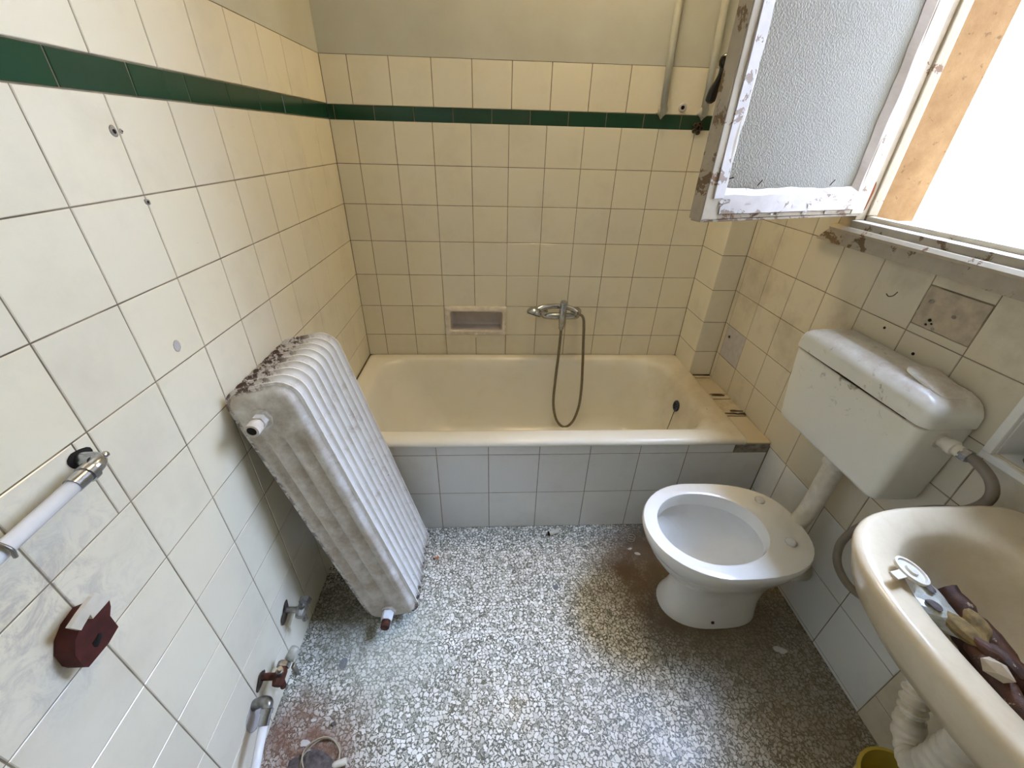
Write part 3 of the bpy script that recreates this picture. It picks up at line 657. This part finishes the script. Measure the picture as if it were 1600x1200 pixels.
# ------------------------------------------------------------------ radiator
PH = math.radians(-12.7); NS, PI_ = 9, 0.0342
rad = thing('column_radiator', (0.2015, -1.0825, -0.0096), 'old white column radiator with rust chips leaning on the left wall', 'radiator', rot=(0, PH, 0))
def section_mesh():
    W, Hh, R = 0.185, 0.95, 0.052; hw = W / 2
    vs = sorted(set([R * (1 - math.cos(math.pi / 2 * k / 7)) for k in range(8)] + [R + (Hh - 2 * R) * k / 44 for k in range(45)] + [Hh - R * (1 - math.cos(math.pi / 2 * k / 7)) for k in range(8)]))
    nu = 37; V, F = [], []
    def sdf(u, v):
        qx = abs(u) - (hw - R); qy = abs(v - Hh / 2) - (Hh / 2 - R)
        return R - (math.hypot(max(qx, 0), max(qy, 0)) + min(max(qx, qy), 0))
    ss = lambda a: a * a * (3 - 2 * a) if 0 < a < 1 else (0.0 if a <= 0 else 1.0)
    for side in (-1, 1):
        for v in vs:
            if v < R: wv = hw - R + math.sqrt(max(0, R * R - (R - v) ** 2))
            elif v > Hh - R: wv = hw - R + math.sqrt(max(0, R * R - (R - (Hh - v)) ** 2))
            else: wv = hw
            for k in range(nu):
                s = math.sin((k / (nu - 1) - 0.5) * math.pi); s = 0.55 * s + 0.45 * (2 * k / (nu - 1) - 1)
                u = wv * s; d = max(0, sdf(u, v)); tt = 0.0015 + 0.0151 * ss(min(1, max(0, d - .007) / 0.017)) ** 0.9
                gm = ss((v - 0.085) / 0.05) * ss((Hh - 0.115 - v) / 0.05)
                groove = sum(math.exp(-((u - c) / 0.0085) ** 2) for c in (-0.046, 0.0, 0.046))
                tt -= 0.0105 * gm * min(1, groove)
                V.append((u + hw, side * tt, v))
    m = len(vs)
    for sd in range(2):
        o = sd * m * nu
        for i in range(m - 1):
            for k in range(nu - 1):
                q = (o + i * nu + k, o + i * nu + k + 1, o + (i + 1) * nu + k + 1, o + (i + 1) * nu + k)
                F.append(q if sd == 0 else q[::-1])
    for i in range(m - 1):
        for k in (0, nu - 1):
            q = (i * nu + k, (i + 1) * nu + k, m * nu + (i + 1) * nu + k, m * nu + i * nu + k); F.append(q[::-1] if k == 0 else q)
    for i in (0, m - 1):
        for k in range(nu - 1):
            q = (i * nu + k, i * nu + k + 1, m * nu + i * nu + k + 1, m * nu + i * nu + k); F.append(q[::-1] if i == 0 else q)
    me = bpy.data.meshes.new('radiator_section'); me.from_pydata(V, [], F); me.validate(); me.materials.append(M['radiator'])
    for p in me.polygons: p.use_smooth = True
    me.set_sharp_from_angle(angle=math.radians(60)); return me
sec = section_mesh()
for k in range(NS):
    o = bpy.data.objects.new('radiator_section', sec); COL.objects.link(o); o.parent = rad
    o.location = (0, k * PI_, 0)
def rplug(u, v, prof, name, mat, seg=20, smooth=True):
    bm = bmesh.new(); revolve(bm, prof, (u, -0.0155, v), (0, -1, 0), seg); return obj(name, bm, mat, rad, smooth, None, 35)
U1, V1, U2, V2 = 0.078, 0.872, 0.088, 0.058
rplug(U1, V1, [(0, .027), (.005, .027), (.007, .025)], 'plug_flange', 'radiator', 8, False)
rplug(U1, V1, [(.007, .018), (.022, .018)], 'hex_nut', 'radiator', 6, False)
rplug(U1, V1, [(.022, .0125), (.028, .0125), (.030, .0165), (.052, .0165), (.052, .011), (.030, .010)], 'pipe_union', 'radiator')
rplug(U1, V1, [(.0485, .0112), (.0505, .0112)], 'pipe_bore', 'hole')
rplug(U2, V2, [(0, .026), (.006, .026), (.010, .022)], 'plug_flange', 'radiator', 8, False)
rplug(U2, V2, [(.010, .019), (.038, .018)], 'hex_nut', 'whitepipe', 6, False)
rplug(U2, V2, [(.038, .0145), (.060, .0145), (.062, .012)], 'threaded_tail', 'rustmetal')
for k in (2, 6):   # spacer hooks behind the sections resting on the wall side
    bm = bmesh.new(); box(bm, -.012, .012, (k - .3) * PI_, (k + .3) * PI_, .60, .635, .003); obj('bracket_lug', bm, 'radiator', rad)

# ------------------------------------------------------------------ toilet
TY = -1.055
toi = thing('toilet_bowl', (1.38, TY, 0), 'white ceramic toilet bowl without a seat', 'toilet')
OI = off(toi); NP = 48
def egg(xf, xb, hw, z, xc=None, sq=2.0, back=2.0, yo=0.0):
    """closed outline: front tip xf, back xb, half width hw, widest at xc"""
    xc = xc if xc is not None else xf + (xb - xf) * 0.45; out = []
    for k in range(NP):
        a = 2 * math.pi * k / NP; ca, sa = math.cos(a), math.sin(a)
        e = back if ca > 0 else sq
        cx = math.copysign(abs(ca) ** (2 / e), ca); cy = math.copysign(abs(sa) ** (2 / e), sa)
        out.append((xc + cx * ((xb - xc) if ca > 0 else (xc - xf)), TY + yo + hw * cy, z))
    return out
bm = bmesh.new()
loft(bm, [egg(1.225, 1.565, .105, 0.0, 1.38, 2.2, 3), egg(1.225, 1.565, .105, .006, 1.38, 2.2, 3), egg(1.235, 1.562, .097, .03, 1.38, 2.2, 3), egg(1.250, 1.56, .088, .08, 1.38, 2.2, 3), egg(1.252, 1.565, .088, .14, 1.38, 2.2, 3),
          egg(1.235, 1.575, .100, .19, 1.37, 2.1, 3), egg(1.190, 1.59, .128, .25, 1.34, 2, 3), egg(1.140, 1.60, .160, .31, 1.32, 2, 2.8), egg(1.113, 1.605, .179, .352, 1.31, 2, 2.7), egg(1.103, 1.607, .186, .380, 1.31, 2, 2.7),
          egg(1.101, 1.607, .187, .392, 1.31, 2, 2.7), egg(1.105, 1.604, .184, .400, 1.31, 2, 2.7), egg(1.116, 1.592, .174, .403, 1.31, 2, 2.7),
          egg(1.138, 1.495, .146, .402, 1.30, 2, 2.1), egg(1.147, 1.486, .138, .398, 1.30, 2, 2.1), egg(1.150, 1.482, .135, .385, 1.30, 2, 2.1), egg(1.150, 1.482, .135, .352, 1.30, 2, 2.1), egg(1.124, 1.506, .159, .347, 1.30, 2, 2.1),
          egg(1.140, 1.49, .145, .30, 1.30, 2, 2.1), egg(1.18, 1.46, .115, .24, 1.31), egg(1.22, 1.42, .085, .19, 1.32), egg(1.27, 1.38, .05, .165, 1.33)], True, True)
obj('bowl_body', bm, 'ceramic', toi, True, OI, 42)
for y in (-.956, -1.124):
    bm = bmesh.new(); revolve(bm, [(0, .016), (.004, .016), (.009, .012), (.011, .004)], (1.527, y, .402), (0, 0, 1), 18); obj('bolt_cap', bm, 'whitepipe', toi, True, OI)
bm = bmesh.new(); revolve(bm, [(0, .006), (.004, .005)], (1.375, TY - .0985, .03), (0, -1, 0.1), 12); obj('floor_bolt', bm, 'rustmetal', toi, True, OI)
bm = bmesh.new(); tube(bm, [(1.58, TY, .19), (1.69, TY, .19)], .05, 18); obj('waste_outlet', bm, 'white_plastic', toi, True, OI)

fp = thing('flush_pipe', (1.625, -1.035, .385), 'white flush pipe running from the cistern down to the toilet bowl', 'pipe')
bm = bmesh.new(); tube(bm, [(1.628, -1.037, .668), (1.628, -1.037, .47), (1.622, -1.037, .42), (1.605, -1.040, .375), (1.59, -1.043, .352)], [.027, .027, .027, .0265, .026], 20); obj('pipe_tube', bm, 'white_plastic', fp, True, off(fp))
bm = bmesh.new(); revolve(bm, [(0, .033), (.028, .031)], (1.628, -1.037, .636), (0, 0, 1), 20); obj('pipe_collar', bm, 'white_plastic', fp, True, off(fp), 40)

# ------------------------------------------------------------------ cistern
cis = thing('toilet_cistern', (1.63, -1.0, .665), 'white plastic toilet cistern with dusty domed lid on the right wall', 'cistern')
CI = off(cis); bm = bmesh.new()
def cr(x0, y0, y1, z, r=.022): return [(x, y, z) for x, y in rrect(x0, 1.695, y0, y1, (r, .004, .004, r), 6)]
loft(bm, [cr(1.600, -1.186, -.838, .664), cr(1.583, -1.203, -.821, .668), cr(1.577, -1.209, -.815, .678), cr(1.576, -1.211, -.812, .70), cr(1.572, -1.216, -.798, .80), cr(1.570, -1.219, -.786, .897), cr(1.574, -1.216, -.789, .902)])
obj('tank', bm, 'plastic', cis, True, CI, 50)
bm = bmesh.new(); rings = []
yc, hl = -1.003, .2215
def lid_ring(z, inset, dome):
    out = []
    for x, y in rrect(1.566 + inset, 1.6955 - min(inset, .004), yc - hl + inset, yc + hl - inset, (.024, .005, .005, .024), 8):
        out.append((x, y, z + dome * (1 - ((y - yc) / hl) ** 2)))
    return out
for z, i, d in ((.906, .001, 0), (.910, 0, 0), (.935, .001, .010), (.948, .006, .020), (.955, .014, .027), (.9585, .024, .031), (.960, .045, .033)): rings.append(lid_ring(z, i, d))
loft(bm, rings)
lid = obj('lid', bm, 'plastic', cis, True, CI, 60)
bm = bmesh.new()
loft(bm, [[(x, y, .9605 + h + .033 * (1 - ((y - yc) / hl) ** 2) * .98) for x, y in rrect(1.602, 1.678, -1.195, -1.085, .022, 5)] for h in (-.004, .0012)] + [[(x, y, .9622 + .033 * (1 - ((y - yc) / hl) ** 2) * .98) for x, y in rrect(1.606, 1.674, -1.190, -1.09, .02, 5)]])
obj('flush_button', bm, 'plastic', lid, True, None, 40)
bm = bmesh.new(); tube(bm, [(1.5690, -0.84, .9042), (1.5680, -1.0, .9050), (1.5690, -1.18, .9042)], [.0008, .0034, .0012], 6); obj('lid_gap', bm, 'hole', cis, False, CI)
bm = bmesh.new(); revolve(bm, [(0, .021), (.005, .021), (.006, .014), (.020, .014), (.021, .017), (.034, .017), (.036, .013), (.050, .013)], (1.635, -1.214, .872), (0.12, -1, 0), 18); obj('inlet_fitting', bm, 'white_plastic', cis, True, CI, 35)
sp_ = thing('supply_hose', (1.65, -1.30, .38), 'grey rubber water hose looping from the cistern behind the washbasin', 'hose')
pts = smooth_path([(1.641, -1.262, .872), (1.646, -1.290, .870), (1.652, -1.325, .850), (1.655, -1.340, .815), (1.655, -1.325, .765), (1.652, -1.275, .71), (1.648, -1.215, .62), (1.640, -1.176, .53), (1.632, -1.166, .45), (1.625, -1.195, .395), (1.62, -1.262, .383), (1.62, -1.340, .43), (1.63, -1.42, .52)], 8)
bm = bmesh.new(); tube(bm, pts, .0105, 12); obj('hose_tube', bm, 'greyhose', sp_, True, off(sp_))
bm = bmesh.new(); revolve(bm, [(0, .0145), (.016, .0145)], (1.6405, -1.2605, .872), (.15, -1, -.03), 6); obj('hose_nut', bm, 'steel', sp_, False, off(sp_))

# ------------------------------------------------------------------ washbasin
BY = -1.645; bas = thing('washbasin', (1.5, BY, .66), 'stained ceramic washbasin, darkened for shade, hung on the right wall in the lower right corner', 'washbasin')
BI = off(bas); NB = 64
def basin_ring(xf, xb, hw, z, ex=3.2, yc=BY, bx=7):
    out = []; xc = xb - (xb - xf) * 0.42
    for k in range(NB):
        a = 2 * math.pi * k / NB; ca, sa = math.cos(a), math.sin(a)
        e = bx if ca > 0 else ex
        cx = math.copysign(abs(ca) ** (2 / e), ca); cy = math.copysign(abs(sa) ** (2 / e), sa)
        out.append((xc + cx * ((xb - xc) if ca > 0 else (xc - xf)), yc + hw * cy, z))
    return out
bm = bmesh.new()
loft(bm, [basin_ring(1.42, 1.60, .12, .635, 2.4), basin_ring(1.36, 1.66, .18, .655, 2.5), basin_ring(1.285, 1.694, .245, .705, 2.6), basin_ring(1.252, 1.696, .270, .752, 2.7), basin_ring(1.243, 1.697, .279, .785, 2.8), basin_ring(1.238, 1.698, .284, .808, 2.9),
          basin_ring(1.238, 1.698, .284, .816, 2.9), basin_ring(1.243, 1.696, .280, .823, 2.9), basin_ring(1.252, 1.692, .272, .825, 2.9), basin_ring(1.283, 1.630, .246, .817, 2.8, bx=4), basin_ring(1.296, 1.60, .232, .813, 2.6, bx=3), basin_ring(1.304, 1.59, .224, .804, 2.5, bx=2.6),
          basin_ring(1.318, 1.578, .210, .77, 2.4, bx=2.5), basin_ring(1.338, 1.560, .188, .73, 2.3, bx=2.4), basin_ring(1.37, 1.54, .15, .695, 2.2, bx=2.2), basin_ring(1.42, 1.50, .07, .682, 2, bx=2)], True, True)
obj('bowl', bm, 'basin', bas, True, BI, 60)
bm = bmesh.new(); revolve(bm, [(0, .028), (.003, .028), (.004, .018), (.001, .016)], (1.46, BY, .6825), (0, 0, 1), 20); obj('drain', bm, 'chrome', bas, True, BI)
trp = thing('drain_trap', (1.5, -1.6, .39), 'white corrugated plastic drain trap under the washbasin', 'pipe')
TI2 = off(trp)
pts = resample(smooth_path([(1.690, -1.44, .52), (1.66, -1.452, .52), (1.61, -1.472, .515), (1.560, -1.500, .50), (1.532, -1.528, .44), (1.522, -1.555, .385)], 10), .0048)
bm = bmesh.new(); tube(bm, pts, [.0258 if (k // 2) % 2 else .0200 for k in range(len(pts))], 16); obj('corrugated_tube', bm, 'white_plastic', trp, False, TI2)
pts = resample(smooth_path([(1.522, -1.555, .385), (1.518, -1.572, .352), (1.508, -1.60, .338), (1.485, -1.625, .352), (1.478, -1.636, .40), (1.472, -1.640, .50), (1.465, -1.645, .62), (1.462, -1.645, .64)], 10), .006)
bm = bmesh.new(); tube(bm, pts, [.026 + (.003 if (k // 2) % 2 else 0) for k in range(len(pts))], 16); obj('elbow_tube', bm, 'white_plastic', trp, True, TI2)

bk = thing('yellow_tub', (1.507, -1.640, 0), 'yellow plastic container on the floor under the drain trap', 'container')
bm = bmesh.new(); revolve(bm, [(0, .055), (.004, .058), (.10, .066), (.22, .075), (.235, .082), (.242, .082), (.242, .076), (.22, .072), (.02, .054), (.018, .001)], (0, 0, 0), (0, 0, 1), 36); obj('tub_wall', bm, 'yellow', bk, True, None, 50)

# ------------------------------------------------------------------ things in the washbasin and recess
cp = thing('basin_strainer', (1.322, -1.505, .822), 'round white plastic strainer lying on the rim of the washbasin', 'strainer', rot=(.12, .25, .3))
bm = bmesh.new(); revolve(bm, [(0, .020), (.004, .026), (.009, .026), (.009, .022), (.006, .021), (.006, .010), (.010, .009), (.010, .004)], (0, 0, 0), (0, 0, 1), 24); obj('strainer_disc', bm, 'white_plastic', cp, True, None, 40)
bm = bmesh.new(); box(bm, -.055, -.020, -.007, .007, .002, .006, .001); obj('strainer_tab', bm, 'white_plastic', cp)
def rusty_bar(p, q, r, label, seed):
    rnd = random.Random(seed); P, Q = Vector(p), Vector(q); n = 22
    bm = bmesh.new(); tube(bm, [P.lerp(Q, k / n) + Vector((rnd.uniform(-.002, .002), 0, rnd.uniform(-.002, .002))) for k in range(n + 1)], [r * rnd.uniform(.85, 1.12) for k in range(n + 1)], 10)
    o = obj('rusty_bar', bm, 'rustbar', None, True); tag(o, label, 'metal bar', 'rusty bars in the washbasin'); return o
t = NT('peeling_rust'); n = t.noise(55, 6, 0.75); c = t.mix(t.ramp(t.noise(18, 4), [(0.35, 0.0), (0.65, 1.0)]), srgb(30, 16, 9), srgb(92, 52, 24))
t.col(t.mix(t.ramp(n, [(0.63, 0.0), (0.66, 1.0)]), c, srgb(180, 160, 136))); t.rough(0.6); t.bump(n, 0.7, 0.003); M['rustbar'] = t.m
rusty_bar((1.468, -1.480, .728), (1.432, -1.760, .728), .019, 'thick rusty bar with flaking paint lying deepest in the washbasin', 1)
rusty_bar((1.428, -1.530, .722), (1.385, -1.760, .728), .016, 'rusty bar lying in the middle of the washbasin between two others', 2)
rusty_bar((1.398, -1.585, .748), (1.362, -1.760, .752), .013, 'short rusty bar nearest the front rim of the washbasin', 3)
def lump(name, c, r, seed, mat, label, cat, squash=(1, 1, .6), amp=.5, group=None, sub=3):
    bm = bmesh.new(); blob(bm, c, r, seed, squash, sub, amp); o = obj(name, bm, mat, None, False); tag(o, label, cat, group); return o
M['wad'] = plain('yellowed_paper', srgb(150, 126, 78), 0.9, var=0.3, vscale=60, bump=0.4)
lump('plastic_scrap', (1.385, -1.523, .752), .034, 11, 'clearplastic', 'cloudy crumpled plastic scrap in the washbasin beside the round strainer', 'scrap', (1, 1.1, .5), .6)
lump('paper_wad', (1.408, -1.565, .762), .022, 12, 'wad', 'yellowish crumpled paper wad lying on the rusty bars in the washbasin', 'paper', (.8, 1.3, .6), .6)
lump('paint_chunk', (1.375, -1.628, .770), .016, 19, 'tilebed', 'pale broken chunk beside the front rim of the washbasin', 'debris', (.9, 1.3, .7), .5, None, 1)
lump('bark_scrap', (1.402, -1.612, .766), .020, 15, 'rustbar', 'brown flaky scrap between the paper wad and the pale chunk', 'scrap', (.7, 1.6, .4), .6)
lump('dark_leaf_scrap', (1.392, -1.500, .772), .011, 14, 'rag', 'small dark scrap on the plastic by the round strainer', 'scrap', (.7, 1.6, .3))
lump('leaf_scrap', (1.368, -1.530, .772), .009, 16, 'rag', 'smaller dark scrap nearest the washbasin rim', 'scrap', (1.2, .9, .3))
kn = thing('black_knob', (1.745, -1.315, .879), 'black round plastic knob lying in the recessed wall shelf', 'knob')
bm = bmesh.new(); revolve(bm, [(0, .020), (.004, .023), (.016, .023), (.022, .018), (.023, .006)], (0, 0, 0), (0, 0, 1), 20); obj('knob_body', bm, 'black', kn, True, None, 40)

# ------------------------------------------------------------------ pipes and fittings on the left wall
wp1 = thing('towel_pipe', (0.03, -1.5, 1.0), 'white water pipe with chrome elbow running along the left wall at mid height', 'pipe')
PI1 = off(wp1)
bm = bmesh.new(); tube(bm, [(.034, -1.455, 1.000), (.034, -1.75, .985)], .0105, 16); obj('pipe_tube', bm, 'whitepipe', wp1, True, PI1)
bm = bmesh.new(); revolve(bm, [(0, .012), (.022, .012), (.022, .0145), (.032, .0145), (.034, .011)], (.034, -1.458, 1.0005), (0, 1, .03), 18); obj('chrome_sleeve', bm, 'chrome', wp1, True, PI1, 35)
bm = bmesh.new(); tube(bm, smooth_path([(.034, -1.426, 1.001), (.034, -1.415, 1.003), (.026, -1.405, 1.003), (.010, -1.403, 1.003), (-.004, -1.403, 1.003)], 5), .011, 14); obj('chrome_elbow', bm, 'chrome', wp1, True, PI1)
bm = bmesh.new(); revolve(bm, [(0, .004), (.012, .005), (.014, .003)], (.030, -1.405, 1.003), (.2, 1, .2), 10); obj('bleed_screw', bm, 'chrome', wp1, True, PI1)
bm = bmesh.new(); blob(bm, (0.0003, -1.397, 1.003), .017, 21, (0.06, 1, .9), 3, .5); obj('broken_hole', bm, 'hole', wl)
bm = bmesh.new(); tube(bm, smooth_path([(.004, -1.56, 1.010), (.014, -1.56, 1.012), (.03, -1.56, 1.016), (.048, -1.56, 1.0), (.046, -1.56, .985)], 5), .0025, 8); obj('pipe_clip', bm, 'steel', wp1, True, PI1)

br = thing('clay_tile_fragment', (0.015, -1.52, .76), 'broken red brown clay fragment with a strip of white tile on the left wall', 'fragment')
FI = off(br)
def fr(a, b, x):  return (x, a, b)
bm = bmesh.new(); prism(bm, [(-1.505, .806), (-1.509, .795), (-1.517, .784), (-1.518, .755), (-1.54, .75), (-1.575, .753), (-1.578, .764), (-1.576, .789), (-1.565, .807), (-1.548, .818), (-1.525, .822)], .0008, .030, fr); obj('clay_piece', bm, 'brick', br, False, FI)
bm = bmesh.new(); prism(bm, [(-1.505, .813), (-1.516, .841), (-1.523, .844), (-1.546, .841), (-1.564, .837), (-1.557, .818), (-1.552, .820), (-1.538, .824), (-1.539, .815)], .0305, .037, fr); obj('tile_strip', bm, 'white_plastic', br, False, FI)
bm = bmesh.new(); blob(bm, (.0305, -1.547, .773), .008, 31, (.2, 1, 1), 2, .4); obj('nail_hole', bm, 'hole', br, True, FI)

def stop_valve(loc, label, rusty):
    v = thing('radiator_valve', loc, label, 'valve', 'radiator valves on the left wall'); a = 'steel' if not rusty else 'rustmetal'
    def q(name, fn, mat, sm=True):
        bm = bmesh.new(); fn(bm); return obj(name, bm, mat, v, sm, None, 40)
    q('wall_stub', lambda b: tube(b, [(-.028, 0, 0), (.016, 0, 0)], .009, 12), a)
    q('valve_body', lambda b: revolve(b, [(-.022, .012), (-.010, .016), (.010, .016), (.022, .012)], (.020, 0, 0), (0, 1, .1), 8), a, False)
    q('hex_nut', lambda b: revolve(b, [(0, .017), (.014, .017)], (.020, .020, .002), (0, 1, .1), 6), 'steel', False)
    q('valve_stem', lambda b: revolve(b, [(0, .009), (.02, .009), (.02, .006), (.032, .006)], (.022, 0, .012), (.3, 0, 1), 10), 'steel')
    q('outlet_tail', lambda b: revolve(b, [(0, .008), (.024, .008)], (.022, -.004, -.014), (0.1, -.2, -1), 10), a)
    q('mortar_ring', lambda b: blob(b, (-.028, 0, 0), .024, int(rusty) + 50, (.12, .9, .8), 3, .6), 'darkrust')
    return v
stop_valve((.031, -1.172, .205), 'grey corroded radiator valve on the left wall behind the leaning radiator', False)
v2 = stop_valve((.031, -1.338, .178), 'rusty radiator valve with a clear plastic cap low on the left wall', True)
bm = bmesh.new(); revolve(bm, [(0, .013), (.03, .013), (.034, .010), (.036, .002)], (.030, .036, .006), (.3, .8, .35), 14); obj('plastic_cap', bm, 'clearplastic', v2, True)
bm = bmesh.new(); box(bm, .038, .046, .022, .036, -.05, -.005, .002); obj('side_plate', bm, 'steel', v2)
lp = thing('heating_pipe', (.05, -1.46, .12), 'white heating pipe with chrome sleeve low on the left wall in the near corner', 'pipe')
LI = off(lp)
bm = bmesh.new(); tube(bm, [(.050, -1.436, .163), (.056, -1.507, .132), (.080, -1.70, .06)], .0105, 16); obj('pipe_tube', bm, 'whitepipe', lp, True, LI)
bm = bmesh.new(); revolve(bm, [(0, .0125), (.024, .0125), (.024, .015), (.034, .015)], (.050, -1.440, .161), (0, .9, .42), 16); obj('chrome_sleeve', bm, 'chrome', lp, True, LI, 35)
bm = bmesh.new(); tube(bm, smooth_path([(.050, -1.410, .176), (.048, -1.400, .180), (.036, -1.394, .176), (.012, -1.392, .160), (.001, -1.392, .150)], 5), .013, 12); obj('pipe_elbow', bm, 'steel', lp, True, LI)
bm = bmesh.new(); blob(bm, (.0008, -1.405, .125), .036, 61, (.04, .8, 1), 3, .4); obj('plaster_smear', bm, 'greyplate', wl, True)

# marks on the left wall tiles
for y, z, r in ((-1.083, 1.428, .0085), (-1.066, 1.428, .004), (-1.071, 1.319, .0065)):
    bm = bmesh.new(); blob(bm, (.0005, y, z), r, int(-y * 1000), (.12, 1, 1), 2, .25); o = obj('plugged_hole', bm, 'mortar', wl, True)
    bm = bmesh.new(); blob(bm, (.0018, y + .001, z), r * .45, int(-y * 1000) + 5, (.12, 1, 1), 1, .3); obj('drill_hole', bm, 'hole', wl, True)
bm = bmesh.new(); blob(bm, (.0003, -1.142, 1.066), .0125, 77, (.06, .8, 1), 2, .1); obj('filler_spot', bm, 'greyplate', wl, True)

# ------------------------------------------------------------------ upper pipes on the back wall
for x0, x1, lab in ((1.290, 1.281, 'left of two painted vertical pipes on the back wall ending at the green border'), (1.455, 1.446, 'right of two painted vertical pipes on the back wall, near the window handle')):
    p = thing('vertical_pipe', (x0, -.018, 1.53), lab, 'pipe', 'painted pipes above the bathtub')
    I = off(p)
    bm = bmesh.new(); tube(bm, [(x0, -.0165, 1.530), (x1, -.0165, 1.75), (x1 - .03, -.0165, ZC - .001)], .0125, 14); obj('pipe_tube', bm, 'greypipe', p, True, I)
    bm = bmesh.new(); prism(bm, [(x0 - .022, 1.533), (x0 + .022, 1.533), (x0 + .008, 1.522), (x0, 1.511), (x0 - .008, 1.522)], -.0075, -.0006, lambda a, b, y: (a, y, b)); obj('paint_drip', bm, 'greypipe', p, False, I)
    bm = bmesh.new(); blob(bm, (x0, -.012, 1.540), .019, int(x0 * 1000), (1.05, .6, 1.1), 2, .15); obj('plaster_blob', bm, 'greypipe', p, True, I)
bm = bmesh.new(); revolve(bm, [(-.0005, .016), (.004, .015), (.005, .009), (.001, .007)], (1.371, 0, 1.552), (0, -1, 0), 18); o = obj('pipe_socket', bm, 'greyplate', wb, True)
bm = bmesh.new(); revolve(bm, [(.001, .0068), (.002, .0068)], (1.371, 0, 1.552), (0, -1, 0), 12); obj('drill_hole', bm, 'hole', wb)
rs = thing('rusty_cut_pipe', (1.447, -.01, 1.487), 'rusty remains of cut pipe ends on the green border by the window', 'pipe stub')
RI = off(rs)
for k in range(5):
    a = k * 1.257; bm = bmesh.new(); x, z = 1.447 + .014 * math.cos(a), 1.485 + .015 * math.sin(a)
    revolve(bm, [(0, .009), (.008, .0085), (.008, .005), (.003, .004)], (x, -.0008, z), (0, -1, 0), 10); obj('pipe_ring', bm, 'darkrust', rs, True, RI)

# ------------------------------------------------------------------ litter on the floor
def butt(loc, rz, ln, r, name, mat, endmat, label, cat):
    p = thing(name, loc, label, cat, rot=(0, 0, rz)); bm = bmesh.new(); revolve(bm, [(0, r * .85), (.002, r), (ln, r), (ln, r * .6), (ln - .006, r * .55)], (0, 0, r + .0006), (1, 0, 0), 16); obj('plug_shell', bm, mat, p, True, None, 40)
    bm = bmesh.new(); revolve(bm, [(-.004, r * .7), (0.0005, r * .95)], (0, 0, r + .0006), (1, 0, 0), 16); obj('plug_end', bm, endmat, p, True, None, 40)
butt((.862, -.758, 0), .32, .044, .0098, 'plastic_tube', 'white_plastic', 'hole', 'short white plastic tube lying on the floor in front of the bathtub', 'tube')
butt((.206, -1.478, 0), .25, .030, .0085, 'pipe_offcut', 'white_plastic', 'white_plastic', 'white plastic pipe offcut on the floor in the near left corner', 'offcut')
M['butt'] = plain('orange_filter', srgb(196, 120, 66), 0.9)
butt((.395, -.862, 0), .5, .018, .0038, 'cigarette_butt', 'butt', 'hole', 'orange cigarette butt on the floor beside the radiator', 'cigarette butt')
cb = thing('coiled_cable', (.165, -1.47, 0), 'thin beige cable coiled on the dirty floor in the near left corner', 'cable')
pts = smooth_path([(.165 + .045 * (1 + .12 * math.sin(2.3 * a)) * math.cos(a), -1.46 + .042 * math.sin(a), .004 + .0012 * a) for a in [k * .5 for k in range(22)]] + [(.15, -1.52, .004), (.12, -1.55, .003)], 4)
bm = bmesh.new(); tube(bm, pts, .0018, 6); obj('cable_strand', bm, 'cable', cb, True, off(cb))
lump('grey_rag', (.145, -1.475, .008), .034, 71, 'rag', 'small crumpled grey rag inside the cable coil on the floor', 'rag', (1.3, .9, .22), .5)
lump('green_pebble', (.172, -1.385, .003), .006, 72, 'rag', 'tiny dark chip of rubble on the floor near the rag', 'rubble', (1, 1, .6), .4)
k = 0
for x, y, r, lab in ((1.575, -1.235, .014, 'flat pale flake on the floor near the right wall'), (1.21, -.86, .009, 'pale paint flake on the dirty floor at the back of the toilet'), (1.185, -.835, .007, 'small pale flake nearest the bathtub beside the toilet'),
                     (.108, -1.425, .010, 'largest pale flake on the red brown dirt in the near left corner'), (.115, -1.375, .007, 'pale flake below the rusty valve'), (.098, -1.465, .006, 'small pale flake beside the low white pipe'), (.125, -1.445, .005, 'tiny pale flake on the brown dirt left of the rag')):
    k += 1; lump('plaster_flake', (x, y, .0022), r, 80 + k, 'plaster', lab, 'flake', (1.2, .8, .16), .4, 'plaster flakes on the floor')
ws = thing('wire_coil', (1.20, -.80, 0), 'tiny coil of wire on the floor left of the toilet', 'wire'); pts = [(1.20 + .014 * math.cos(a), -.80 + .010 * math.sin(a), .004 + .0022 * a) for a in [i * .35 for i in range(50)]]
bm = bmesh.new(); tube(bm, pts, .0011, 5); obj('wire_strand', bm, 'cable', ws, True, off(ws))

# filled spots set into the floor, and a scratch on a right wall tile
M['spot'] = plain('grey_filler', srgb(126, 128, 128), 0.8, var=0.15, vscale=80)
for x, y, r, q in ((.150, -1.229, .014, 3), (.858, -.993, .011, 5)):
    bm = bmesh.new(); blob(bm, (x, y, .0002), r, q, (1, 1, .05), 3, .25); obj('filler_spot', bm, 'spot', fo, True)
bm = bmesh.new(); tube(bm, smooth_path([(1.6994, -.862, 1.094), (1.6990, -.872, 1.090), (1.6990, -.884, 1.096), (1.6994, -.890, 1.108)], 4), .0012, 6); obj('wire_remnant', bm, 'darkrust', wr)
